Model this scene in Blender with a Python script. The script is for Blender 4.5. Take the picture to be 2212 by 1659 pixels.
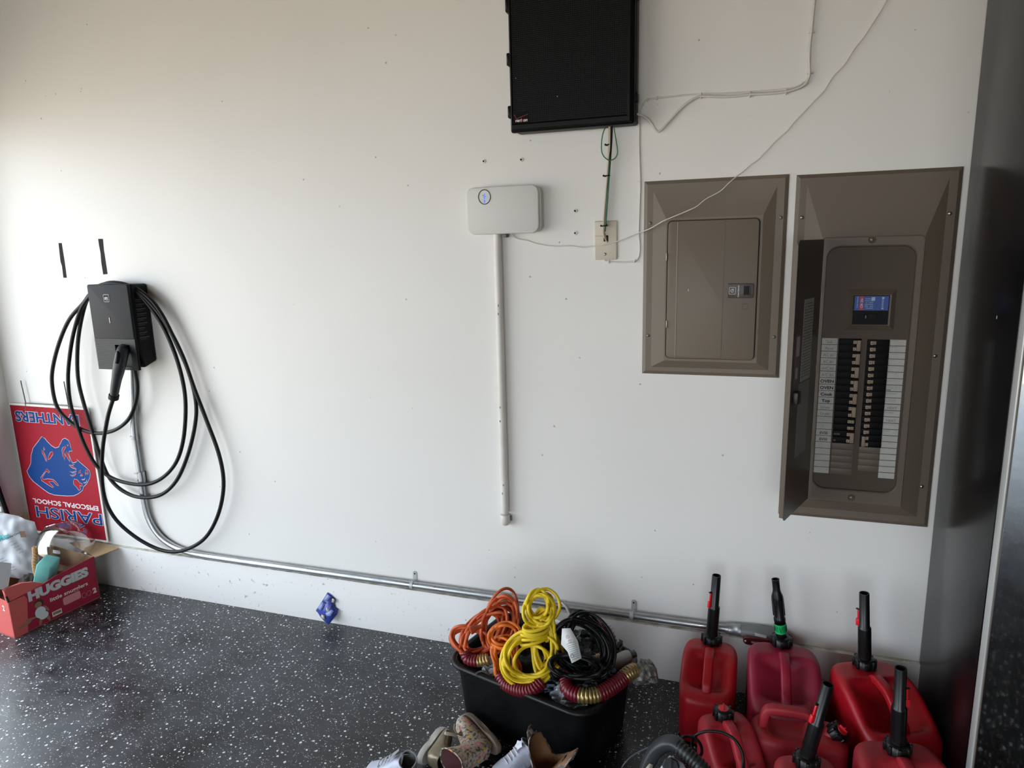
import bpy, bmesh, math, random
from math import sin, cos, pi, radians, sqrt
from mathutils import Vector, Matrix, Euler, noise as mnoise

for o in list(bpy.data.objects):
    bpy.data.objects.remove(o)
SC = bpy.context.scene
COL = SC.collection

# ---------------------------------------------------------------- camera
FPX, YAW, PITCH, ROLL, DIST, HGT = 1483.1124, -0.3243707, -0.1999736, -0.0258006, 2.0897082, 1.4180395
fwd = Vector((sin(YAW) * cos(PITCH), cos(YAW) * cos(PITCH), sin(PITCH)))
rt = fwd.cross(Vector((0, 0, 1))).normalized()
up = rt.cross(fwd)
CR = rt * cos(ROLL) + up * sin(ROLL)
CU = -rt * sin(ROLL) + up * cos(ROLL)
CPOS = Vector((0, -DIST, HGT))
cam_d = bpy.data.cameras.new('camera')
cam = bpy.data.objects.new('camera', cam_d)
COL.objects.link(cam)
cam_d.sensor_width = 36.0
cam_d.lens = FPX / 2212 * 36.0
cam_d.clip_start = 0.02
cam.matrix_world = Matrix(((CR.x, CU.x, -fwd.x, CPOS.x), (CR.y, CU.y, -fwd.y, CPOS.y), (CR.z, CU.z, -fwd.z, CPOS.z), (0, 0, 0, 1)))
SC.camera = cam

# ---------------------------------------------------------------- light
XR, YB, CZ = 4.2, -6.2, 2.95
XL = -3.033            # left wall plane
OPEN_Y0, OPEN_Y1, OPEN_H = -0.16, -5.8, 1.93
FILL_X0, FILL_X1 = -1.8, 1.7   # unseen gap added in the wall behind the camera for frontal fill light
w = bpy.data.worlds.new('sky'); SC.world = w; w.use_nodes = True
bg = w.node_tree.nodes['Background']
bg.inputs[0].default_value = (0.80, 0.90, 1.0, 1)
bg.inputs[1].default_value = 7.2
sun_d = bpy.data.lights.new('sun', 'SUN'); sun_d.energy = 15.0; sun_d.angle = radians(1.5); sun_d.color = (1.0, 0.80, 0.58)
sun = bpy.data.objects.new('sun', sun_d); COL.objects.link(sun)
sun.rotation_euler = Vector((-0.32, 0.55, -0.78)).to_track_quat('-Z', 'Y').to_euler()
pt_d = bpy.data.lights.new('garage_opening_portal', 'AREA'); pt_d.shape = 'RECTANGLE'
pt_d.size = OPEN_Y0 - OPEN_Y1; pt_d.size_y = OPEN_H; pt_d.cycles.is_portal = True
pt = bpy.data.objects.new('garage_opening_portal', pt_d); COL.objects.link(pt)
pt.matrix_world = Matrix.Translation((XL - 0.05, (OPEN_Y0 + OPEN_Y1) / 2, OPEN_H / 2)) @ Matrix(((0, 0, -1, 0), (1, 0, 0, 0), (0, 1, 0, 0), (0, 0, 0, 1)))
pt2_d = bpy.data.lights.new('front_fill_portal', 'AREA'); pt2_d.shape = 'RECTANGLE'  # sky portal across the added fill gap
pt2_d.size = FILL_X1 - FILL_X0; pt2_d.size_y = OPEN_H; pt2_d.cycles.is_portal = True
pt2 = bpy.data.objects.new('front_fill_portal', pt2_d); COL.objects.link(pt2)
pt2.location = ((FILL_X0 + FILL_X1) / 2, YB - 0.05, OPEN_H / 2); pt2.rotation_euler = (radians(90), 0, 0)
SC.view_settings.view_transform = 'Standard'
SC.view_settings.look = 'None'
SC.view_settings.gamma = 1.0
SC.view_settings.use_curve_mapping = False
SC.view_settings.exposure = -0.17
SC.cycles.use_denoising = True
SC.cycles.max_bounces = 8
SC.cycles.diffuse_bounces = 5
SC.cycles.sample_clamp_indirect = 6.0
SC.cycles.caustics_reflective = False
SC.cycles.caustics_refractive = False


# ---------------------------------------------------------------- helpers
def ray(px, py):
    return (fwd * FPX + CR * (px - 1106) - CU * (py - 829.5)).normalized()
def at(px, py, y):
    d = ray(px, py); return CPOS + d * ((y - CPOS.y) / d.y)
def atx(px, py, x):
    d = ray(px, py); return CPOS + d * ((x - CPOS.x) / d.x)
def atz(px, py, z):
    d = ray(px, py); return CPOS + d * ((z - CPOS.z) / d.z)
def V(*a): return Vector(a)

def lin(c):
    if isinstance(c, str):
        c = c.lstrip('#'); c = [int(c[i:i + 2], 16) / 255 for i in (0, 2, 4)]
    return tuple((x / 12.92 if x <= 0.04045 else ((x + 0.055) / 1.055) ** 2.4) for x in c) + (1,)

MATS = {}
def mat(name, col, rough=0.5, metal=0.0, spec=0.5, var=0.0, vscale=8.0, bump=0.0, bscale=60.0, col2=None, rvar=0.0, coat=0.0, trans=0.0, sss=0.0):
    if name in MATS: return MATS[name]
    m = bpy.data.materials.new(name); m.use_nodes = True
    nt = m.node_tree; N = nt.nodes; L = nt.links
    b = N['Principled BSDF']
    c = lin(col)
    b.inputs['Base Color'].default_value = c
    b.inputs['Roughness'].default_value = rough
    b.inputs['Metallic'].default_value = metal
    b.inputs['Specular IOR Level'].default_value = spec
    b.inputs['Coat Weight'].default_value = coat
    if trans: b.inputs['Transmission Weight'].default_value = trans
    if var or col2 or rvar or bump:
        tc = N.new('ShaderNodeTexCoord')
    if var or col2 or rvar:
        nz = N.new('ShaderNodeTexNoise'); nz.inputs['Scale'].default_value = vscale; nz.inputs['Detail'].default_value = 6
        L.new(tc.outputs['Object'], nz.inputs['Vector'])
        mx = N.new('ShaderNodeMix'); mx.data_type = 'RGBA'
        rp = N.new('ShaderNodeMapRange'); rp.inputs[1].default_value = 0.35; rp.inputs[2].default_value = 0.68
        L.new(nz.outputs['Fac'], rp.inputs[0]); L.new(rp.outputs[0], mx.inputs[0])
        c2 = lin(col2) if col2 else tuple(max(0, x * (1 - var)) for x in c[:3]) + (1,)
        mx.inputs[6].default_value = c; mx.inputs[7].default_value = c2
        if var or col2: L.new(mx.outputs[2], b.inputs['Base Color'])
        if rvar:
            rr = N.new('ShaderNodeMapRange'); rr.inputs[3].default_value = max(0.02, rough - rvar); rr.inputs[4].default_value = min(1, rough + rvar)
            L.new(rp.outputs[0], rr.inputs[0]); L.new(rr.outputs[0], b.inputs['Roughness'])
    if bump:
        n2 = N.new('ShaderNodeTexNoise'); n2.inputs['Scale'].default_value = bscale; n2.inputs['Detail'].default_value = 4
        L.new(tc.outputs['Object'], n2.inputs['Vector'])
        bp = N.new('ShaderNodeBump'); bp.inputs['Strength'].default_value = min(1, bump); bp.inputs['Distance'].default_value = 0.002 * max(1, bump)
        L.new(n2.outputs['Fac'], bp.inputs['Height']); L.new(bp.outputs[0], b.inputs['Normal'])
    MATS[name] = m
    return m


class MB:
    """collects shapes into one bmesh"""
    def __init__(self): self.bm = bmesh.new(); self.M = None
    def _add(self, verts, faces, mi=0, smooth=True):
        vs = [self.bm.verts.new(Vector(v)) for v in verts]
        for f in faces:
            try:
                fc = self.bm.faces.new([vs[i] for i in f]); fc.material_index = mi; fc.smooth = smooth
            except ValueError: pass
        return vs
    def box(self, lo, hi, bev=0.0, mi=0, seg=2, M=None):
        b = bmesh.new(); r = bmesh.ops.create_cube(b, size=1.0)
        lo = Vector(lo); hi = Vector(hi)
        for v in b.verts:
            v.co = Vector([lo[i] + (v.co[i] + 0.5) * (hi[i] - lo[i]) for i in range(3)])
        if bev: bmesh.ops.bevel(b, geom=list(b.edges), offset=bev, segments=seg, profile=0.5, affect='EDGES')
        self.merge(b, mi, M); return self
    def merge(self, b, mi=0, M=None, keep=False):
        b.verts.ensure_lookup_table(); b.verts.index_update()
        vs = [self.bm.verts.new((M @ v.co) if M else v.co) for v in b.verts]
        for f in b.faces:
            try:
                nf = self.bm.faces.new([vs[v.index] for v in f.verts]); nf.smooth = True; nf.material_index = f.material_index if keep else mi
            except ValueError: pass
        b.free()
    def tube(self, pts, r, seg=10, closed=False, mi=0, caps=True, sq=None):
        pts = [Vector(p) for p in pts]; n = len(pts)
        rr = r if callable(r) else (lambda t: r)
        if isinstance(r, (list, tuple)): rr = lambda t: r[min(n - 1, int(round(t * (n - 1))))]
        rings = []; pu = None
        for i, p in enumerate(pts):
            if closed: t = pts[(i + 1) % n] - pts[i - 1]
            else: t = pts[min(i + 1, n - 1)] - pts[max(i - 1, 0)]
            if t.length < 1e-9: t = Vector((0, 0, 1))
            t.normalize()
            if pu is None:
                pu = t.orthogonal().normalized() if not sq else (Vector(sq[2]) - t * Vector(sq[2]).dot(t)).normalized()
            else:
                q = pu - t * pu.dot(t)
                pu = q.normalized() if q.length > 1e-6 else t.orthogonal().normalized()
            pv = t.cross(pu)
            R = rr(i / max(1, n - 1))
            ring = []
            for k in range(seg):
                a = 2 * pi * k / seg
                if sq:
                    ca, sa = cos(a), sin(a); e = 0.5
                    ring.append(self.bm.verts.new(p + pu * (math.copysign(abs(ca) ** e, ca) * sq[0]) + pv * (math.copysign(abs(sa) ** e, sa) * sq[1])))
                else:
                    ring.append(self.bm.verts.new(p + pu * (cos(a) * R) + pv * (sin(a) * R)))
            rings.append(ring)
        m = n if closed else n - 1
        off = 0
        for i in range(m):
            A = rings[i]; B = rings[(i + 1) % n]
            if closed and i == n - 1:
                off = min(range(seg), key=lambda s: (A[0].co - B[s].co).length)
            for k in range(seg):
                f = self.bm.faces.new((A[k], A[(k + 1) % seg], B[(k + 1 + off) % seg], B[(k + off) % seg])); f.smooth = True; f.material_index = mi
        if caps and not closed:
            for ring in (rings[0][::-1], rings[-1]):
                f = self.bm.faces.new(ring); f.smooth = True; f.material_index = mi
        return self
    def lathe(self, prof, seg=24, M=None, mi=0, close=False):
        """prof: (r, z) list about +z"""
        rings = []
        for r, z in prof:
            if r < 1e-6:
                v = Vector((0, 0, z)); rings.append([self.bm.verts.new(M @ v if M else v)])
            else:
                ring = []
                for k in range(seg):
                    a = 2 * pi * k / seg; v = Vector((r * cos(a), r * sin(a), z)); ring.append(self.bm.verts.new(M @ v if M else v))
                rings.append(ring)
        for A, B in zip(rings, rings[1:]):
            for k in range(seg):
                if len(A) == 1 and len(B) == 1: continue
                if len(A) == 1: f = (A[0], B[(k + 1) % seg], B[k])
                elif len(B) == 1: f = (A[k], A[(k + 1) % seg], B[0])
                else: f = (A[k], A[(k + 1) % seg], B[(k + 1) % seg], B[k])
                try:
                    f = self.bm.faces.new(f); f.smooth = True; f.material_index = mi
                except ValueError: pass
        return self
    def prism(self, pts, d, mi=0, O=(0, 0, 0), U=(1, 0, 0), W=(0, 0, 1), bev=0.0):
        """polygon pts (u, w) on plane O,U,W extruded by vector d"""
        O = Vector(O); U = Vector(U); W = Vector(W); d = Vector(d)
        b = bmesh.new()
        A = [b.verts.new(O + U * p[0] + W * p[1]) for p in pts]
        B = [b.verts.new(v.co + d) for v in A]
        n = len(A)
        b.faces.new(A[::-1]); b.faces.new(B)
        for i in range(n): b.faces.new((A[i], A[(i + 1) % n], B[(i + 1) % n], B[i]))
        bmesh.ops.recalc_face_normals(b, faces=b.faces)
        if bev:
            es = [e for e in b.edges if all(v in B for v in e.verts)]
            bmesh.ops.bevel(b, geom=es, offset=bev, segments=2, profile=0.5, affect='EDGES')
        self.merge(b, mi); return self
    def grid(self, fn, nu, nv, mi=0, cu=False, cv=False):
        vs = [[self.bm.verts.new(fn(i / (nu if cu else nu - 1), j / (nv if cv else nv - 1))) for j in range(nv)] for i in range(nu)]
        for i in range(nu if cu else nu - 1):
            for j in range(nv if cv else nv - 1):
                f = self.bm.faces.new((vs[i][j], vs[(i + 1) % nu][j], vs[(i + 1) % nu][(j + 1) % nv], vs[i][(j + 1) % nv])); f.smooth = True; f.material_index = mi
        return self
    def build(self, name, mats, parent=None, sharp=62, subsurf=0, recalc=True, solid=0):
        if recalc: bmesh.ops.recalc_face_normals(self.bm, faces=self.bm.faces)
        me = bpy.data.meshes.new(name)
        o = bpy.data.objects.new(name, me); COL.objects.link(o)
        if not isinstance(mats, (list, tuple)): mats = [mats]
        for m in mats: me.materials.append(m)
        if parent is not None:
            o.parent = parent
            inv = W_INV.get(parent.name)
            if inv is None:
                inv = world_m(parent).inverted(); W_INV[parent.name] = inv
            self.bm.transform(inv)
        self.bm.to_mesh(me); self.bm.free()
        if sharp: me.set_sharp_from_angle(angle=radians(sharp))
        if solid:
            s = o.modifiers.new('s', 'SOLIDIFY'); s.thickness = solid; s.offset = -1
        if subsurf:
            s = o.modifiers.new('ss', 'SUBSURF'); s.levels = subsurf; s.render_levels = subsurf
        return o
W_INV = {}
def world_m(o):
    m = o.matrix_basis.copy() if o.parent is None else world_m(o.parent) @ o.matrix_basis
    return m

def thing(name, loc, label, cat, group=None):
    o = bpy.data.objects.new(name, None); COL.objects.link(o)
    o.empty_display_size = 0.03
    o.location = loc
    o['label'] = label; o['category'] = cat
    if group: o['group'] = group
    return o
def tag(o, label, cat, group=None):
    o['label'] = label; o['category'] = cat
    if group: o['group'] = group
    return o
def struct(o): o['kind'] = 'structure'; return o
def lab(o, s): o['label'] = s; return o

def text(txt, O, U, W, size, m, parent, name='lettering', ext=0.0004, bold=0.0, align='LEFT', xs=1.0, valign='BOTTOM_BASELINE', shear=0.0, space=1.0):
    cu = bpy.data.curves.new('t', 'FONT'); cu.body = txt; cu.size = size; cu.extrude = ext; cu.offset = bold
    cu.align_x = align; cu.align_y = valign; cu.resolution_u = 3; cu.shear = shear; cu.space_character = space
    to = bpy.data.objects.new('t', cu); COL.objects.link(to)
    dg = bpy.context.evaluated_depsgraph_get(); dg.update()
    me = bpy.data.meshes.new_from_object(to.evaluated_get(dg))
    bpy.data.objects.remove(to)
    U = Vector(U).normalized(); W = Vector(W).normalized(); N = U.cross(W).normalized()
    M = Matrix(((U.x * xs, W.x, N.x, O[0]), (U.y * xs, W.y, N.y, O[1]), (U.z * xs, W.z, N.z, O[2]), (0, 0, 0, 1)))
    me.transform((world_m(parent).inverted() if parent else Matrix()) @ M)
    me.materials.clear(); me.materials.append(m); me.name = name
    o = bpy.data.objects.new(name, me); COL.objects.link(o)
    if parent: o.parent = parent
    return o

def cr(pts, n=8, closed=False):
    """Catmull-Rom through points"""
    P = [Vector(p) for p in pts]; out = []; m = len(P)
    rng = range(m) if closed else range(m - 1)
    for i in rng:
        if closed: a, b, c, d = P[i - 1], P[i], P[(i + 1) % m], P[(i + 2) % m]
        else: a, b, c, d = P[max(i - 1, 0)], P[i], P[i + 1], P[min(i + 2, m - 1)]
        for k in range(n):
            t = k / n
            out.append(0.5 * ((2 * b) + (c - a) * t + (2 * a - 5 * b + 4 * c - d) * t * t + (3 * b - a - 3 * c + d) * t ** 3))
    if not closed: out.append(P[-1])
    return out

def rrect(x0, z0, x1, z1, r, n=6):
    out = []
    for cx, cz, a0 in ((x1 - r, z1 - r, 0), (x0 + r, z1 - r, 90), (x0 + r, z0 + r, 180), (x1 - r, z0 + r, 270)):
        for k in range(n + 1):
            a = radians(a0 + 90 * k / n); out.append((cx + r * cos(a), cz + r * sin(a)))
    return out

def node_mat(name):
    m = bpy.data.materials.new(name); m.use_nodes = True
    return m, m.node_tree.nodes, m.node_tree.links, m.node_tree.nodes['Principled BSDF']

def mrange(N, L, src, a, b, c=0.0, d=1.0):
    r = N.new('ShaderNodeMapRange'); r.inputs[1].default_value = a; r.inputs[2].default_value = b; r.inputs[3].default_value = c; r.inputs[4].default_value = d
    L.new(src, r.inputs[0]); return r.outputs[0]
def mixc(N, L, fac, A, B):
    x = N.new('ShaderNodeMix'); x.data_type = 'RGBA'
    for i, s in ((0, fac), (6, A), (7, B)):
        if hasattr(s, 'is_output'): L.new(s, x.inputs[i])
        else: x.inputs[i].default_value = s
    return x.outputs[2]
def noise(N, L, vec, scale, detail=4, rough=0.5):
    n = N.new('ShaderNodeTexNoise'); n.inputs['Scale'].default_value = scale; n.inputs['Detail'].default_value = detail; n.inputs['Roughness'].default_value = rough
    L.new(vec, n.inputs['Vector']); return n.outputs['Fac']
def mth(N, L, op, a, b=None):
    m = N.new('ShaderNodeMath'); m.operation = op
    for i, s in ((0, a), (1, b)):
        if s is None: continue
        if hasattr(s, 'is_output'): L.new(s, m.inputs[i])
        else: m.inputs[i].default_value = s
    return m.outputs[0]

# ---------------------------------------------------------------- structure materials
def wall_material(name, base, scuff=0.5, lowdirt=0.0):
    m, N, L, b = node_mat(name)
    tc = N.new('ShaderNodeTexCoord'); P = tc.outputs['Object']
    c = mixc(N, L, mrange(N, L, noise(N, L, P, 1.2, 3), 0.35, 0.65), lin(base), tuple(x * 0.96 for x in lin(base)[:3]) + (1,))
    # small chips and scuffs: thresholded voronoi cells broken by noise
    vo = N.new('ShaderNodeTexVoronoi'); vo.inputs['Scale'].default_value = 15; L.new(P, vo.inputs['Vector'])
    wb = noise(N, L, P, 240, 2, .7)
    sp = mrange(N, L, mth(N, L, 'ADD', vo.outputs['Distance'], mth(N, L, 'MULTIPLY', wb, .09)), 0.075, 0.10, 1, 0)
    br = mrange(N, L, noise(N, L, P, 3.0, 2), 0.46, 0.52)
    sc = mth(N, L, 'MULTIPLY', mth(N, L, 'MULTIPLY', sp, br), scuff)
    c = mixc(N, L, sc, c, lin('#827f7b'))
    mp = N.new('ShaderNodeMapping'); mp.inputs['Rotation'].default_value = (0.3, 0.9, 0.4); mp.inputs['Scale'].default_value = (2, 2, 26); L.new(P, mp.inputs[0])
    st = mrange(N, L, noise(N, L, mp.outputs[0], 1.6, 3, 0.7), 0.72, 0.76)
    st = mth(N, L, 'MULTIPLY', st, mrange(N, L, noise(N, L, P, 2.3, 1), 0.55, 0.62))
    c = mixc(N, L, mth(N, L, 'MULTIPLY', st, 0.35 * scuff), c, lin('#8c8a88'))
    if lowdirt:
        d = mth(N, L, 'MULTIPLY', mrange(N, L, noise(N, L, P, 45, 3, 0.7), 0.62, 0.70), mrange(N, L, noise(N, L, P, 5, 2), 0.4, 0.6))
        c = mixc(N, L, mth(N, L, 'MULTIPLY', d, lowdirt), c, lin('#77716a'))
    L.new(c, b.inputs['Base Color'])
    b.inputs['Roughness'].default_value = 0.42
    b.inputs['Specular IOR Level'].default_value = 0.35
    bp = N.new('ShaderNodeBump'); bp.inputs['Strength'].default_value = 0.22; bp.inputs['Distance'].default_value = 0.0012
    hh = mth(N, L, 'ADD', noise(N, L, P, 55, 4), mth(N, L, 'MULTIPLY', noise(N, L, P, 6, 2), 1.5))
    L.new(hh, bp.inputs['Height']); L.new(bp.outputs[0], b.inputs['Normal'])
    return m

def floor_material():
    m, N, L, b = node_mat('epoxy_floor_with_flakes')
    tc = N.new('ShaderNodeTexCoord'); P = tc.outputs['Object']
    base = mixc(N, L, mrange(N, L, noise(N, L, P, 300, 2), 0.4, 0.7), lin('#0f0f11'), lin('#1e1f22'))
    # dust film, patchy, thicker to the left of the tub
    sep = N.new('ShaderNodeSeparateXYZ'); L.new(P, sep.inputs[0])
    grad = mrange(N, L, sep.outputs['X'], -0.55, -1.5, 0.25, 1)
    dust = mth(N, L, 'MULTIPLY', mrange(N, L, noise(N, L, P, 3.2, 8, 0.68), 0.40, 0.72), grad)
    base = mixc(N, L, mth(N, L, 'MULTIPLY', dust, 0.42), base, lin('#6f727a'))
    mp = N.new('ShaderNodeMapping'); mp.inputs['Scale'].default_value = (4, 40, 4); mp.inputs['Rotation'].default_value = (0, 0, 0.5); L.new(P, mp.inputs[0])
    st = mrange(N, L, noise(N, L, mp.outputs[0], 1.3, 4, 0.7), 0.60, 0.72)
    base = mixc(N, L, mth(N, L, 'MULTIPLY', mth(N, L, 'MULTIPLY', st, grad), 0.20), base, lin('#8b8e94'))
    sct = mth(N, L, 'MULTIPLY', mrange(N, L, noise(N, L, P, 1.7, 6, 0.75), 0.60, 0.63), grad)
    base = mixc(N, L, mth(N, L, 'MULTIPLY', sct, 0.10), base, lin('#9a9ca0'))
    # sandy grit along the wall
    gr = mrange(N, L, sep.outputs['Y'], -0.16, -0.02)
    gx = mth(N, L, 'MULTIPLY', gr, mrange(N, L, noise(N, L, P, 140, 3, 0.7), 0.50, 0.68))
    base = mixc(N, L, mth(N, L, 'MULTIPLY', gx, 0.5), base, lin('#8f8a80'))
    def flakes(scale, thr, soft, prob, src):
        wv = N.new('ShaderNodeTexNoise'); wv.inputs['Scale'].default_value = scale * 1.4; wv.inputs['Detail'].default_value = 1; L.new(P, wv.inputs['Vector'])
        ad = N.new('ShaderNodeVectorMath'); ad.operation = 'MULTIPLY_ADD'; L.new(wv.outputs['Color'], ad.inputs[0]); ad.inputs[1].default_value = (0.35 / scale,) * 3; L.new(P, ad.inputs[2])
        v = N.new('ShaderNodeTexVoronoi'); v.inputs['Scale'].default_value = scale; L.new(ad.outputs[0], v.inputs['Vector']); v.voronoi_dimensions = '2D'
        s = N.new('ShaderNodeSeparateColor'); L.new(v.outputs['Color'], s.inputs[0])
        th = mth(N, L, 'MULTIPLY', s.outputs[1], thr)
        d = mth(N, L, 'SUBTRACT', v.outputs['Distance'], th)
        on = mrange(N, L, d, 0.0, soft, 1, 0)
        pr = mrange(N, L, s.outputs[0], prob, prob + 0.001, 1, 0)
        return mth(N, L, 'MULTIPLY', on, pr)
    f1 = flakes(62, 0.23, 0.03, 0.36, 0)
    f2 = flakes(150, 0.24, 0.05, 0.32, 0)
    base = mixc(N, L, f1, base, lin('#dcdedf'))
    base = mixc(N, L, mth(N, L, 'MULTIPLY', f2, 0.75), base, lin('#c6cacd'))
    L.new(base, b.inputs['Base Color'])
    r = mth(N, L, 'ADD', mth(N, L, 'MULTIPLY', dust, 0.35), 0.20)
    r = mth(N, L, 'ADD', r, mth(N, L, 'MULTIPLY', noise(N, L, P, 8, 4), 0.12))
    L.new(r, b.inputs['Roughness'])
    bp = N.new('ShaderNodeBump'); bp.inputs['Strength'].default_value = 0.25; bp.inputs['Distance'].default_value = 0.001
    L.new(noise(N, L, P, 90, 4), bp.inputs['Height']); L.new(bp.outputs[0], b.inputs['Normal'])
    return m

M_WALL = wall_material('white_wall_paint', '#e4e2de', 0.75)
M_CURB = wall_material('white_curb_paint', '#dcdad8', 0.95, 0.75)
M_FLOOR = floor_material()
M_CEIL = mat('ceiling_paint', '#857765', 0.8)
M_ROOM = mat('room_paint', '#8d8170', 0.7, var=0.08)
M_DRIVE = mat('driveway_concrete', '#c0b7a8', 0.9, var=0.2, vscale=3)

# ---------------------------------------------------------------- room shell
struct(MB().box((XL - 0.12, YB, -0.12), (XR, 0.12, 0.0)).build('floor', M_FLOOR))
struct(MB().box((XL - 0.12, YB - 0.1, CZ), (XR + 0.1, 0.12, CZ + 0.1)).build('ceiling', M_CEIL))
struct(MB().box((XL - 0.12, 0.0, 0.0), (XR, 0.12, CZ)).build('wall_back', M_WALL))
mb = MB()
mb.box((XL - 0.12, OPEN_Y0, 0.0), (XL, 0.0, CZ))
mb.box((XL - 0.12, OPEN_Y1, OPEN_H), (XL, OPEN_Y0, CZ))
mb.box((XL - 0.12, YB, 0.0), (XL, OPEN_Y1, CZ))
struct(mb.build('wall_left', M_WALL))
struct(MB().box((XR, YB, 0.0), (XR + 0.1, 0.12, CZ)).build('wall_right', M_ROOM))
mb = MB()  # gap left between these pieces is added to admit frontal fill
mb.box((XL - 0.12, YB - 0.1, 0.0), (FILL_X0, YB, CZ))
mb.box((FILL_X0, YB - 0.1, OPEN_H), (FILL_X1, YB, CZ))
mb.box((FILL_X1, YB - 0.1, 0.0), (XR + 0.1, YB, CZ))
struct(mb.build('wall_front', M_ROOM))
ZC = 0.1893
# curb with a dusty ledge
M_DUST = mat('dusty_ledge', '#9c9384', 0.9, col2='#d8d3c9', vscale=30, bump=0.5, bscale=120)
mb = MB()
mb.box((XL, -0.02, 0.0), (XR, 0.0, ZC), bev=0.0015)
o = mb.build('baseboard_back', [M_CURB, M_DUST])
for p in o.data.polygons:
    if p.normal.z > 0.8: p.material_index = 1
struct(o)
struct(MB().prism([(-24, -20), (12, -20), (12, YB - 0.1), (XL - 0.12, YB - 0.1), (XL - 0.12, 14), (-24, 14)], (0, 0, -0.1), O=(0, 0, -0.03), W=(0, 1, 0)).build('driveway', M_DRIVE))

# ================================================================ common materials
K_PLAS = mat('black_plastic', '#08090a', 0.45, spec=.18, bump=0.3, bscale=400)
K_MATTE = mat('black_matte_plastic', '#0f1011', 0.55, spec=.25, bump=0.3, bscale=500)
K_CABLE = mat('black_cable_jacket', '#090a0a', 0.45, spec=.28)
W_PLAS = mat('white_plastic', '#dcdcd8', 0.4)
W_PAINT = mat('painted_over_white', '#dedad4', 0.45, var=0.05)
M_STEEL = mat('galvanised_steel', '#b9bcbe', 0.38, metal=0.9, var=0.25, vscale=14, rvar=0.12)
M_SCREW = mat('screw_steel', '#b9b4a8', 0.35, metal=1.0)
M_IVORY = mat('ivory_plastic', '#c8bfae', 0.42)
M_DARKSLOT = mat('dark_slot', '#0a0909', 0.8)
M_TAUPE = mat('taupe_enamel', '#716659', 0.45, spec=.35, var=0.05, vscale=3, bump=0.08, bscale=350)
M_TAUPE_SHADED = mat('taupe_tall_panel_shaded', '#665b50', 0.45, spec=.3, var=0.05, vscale=3, bump=0.08, bscale=350)  # same enamel, darkened to carry the dimmer light beside the refrigerator
M_TAUPE_DEEPSHADE = mat('taupe_inner_shaded', '#51463b', 0.5, spec=.2, var=0.05, vscale=3, bump=0.08, bscale=350)  # shading of the dead front put into the enamel colour
M_WHITEINK = mat('white_ink', '#d6d6d4', 0.6)
M_REDINK = mat('red_ink', '#cf2a2a', 0.6)
M_BLACKINK = mat('black_ink', '#121214', 0.6)
M_BLUEINK = mat('royal_blue_ink', '#1f3f9a', 0.6)
UX, UZ = V(1, 0, 0), V(0, 0, 1)

# ================================================================ electrician tape strips above the charger
def strip(pxs, lbl):
    pts = [at(*p, -0.0006) for p in pxs]
    mb = MB(); mb.prism([(p.x, p.z) for p in pts], (0, -0.0006, 0), O=(0, -0.0004, 0))
    return tag(mb.build('tape_strip', mat('black_tape', '#101010', 0.6, spec=.15)), lbl, 'tape', 'black tape strips above the charger')
strip([(126.5, 525), (133, 525), (136, 545), (139, 563), (144, 600), (137, 600), (134, 575), (131, 566), (129, 550)], 'narrow black tape strip on the white wall, the left and thinner one above the charger')
strip([(212, 516), (222, 516), (224, 540), (228, 565), (232, 592), (223, 593), (219, 568), (217, 545), (214, 530)], 'wide black tape strip on the white wall, the right and broader one above the charger')

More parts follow.
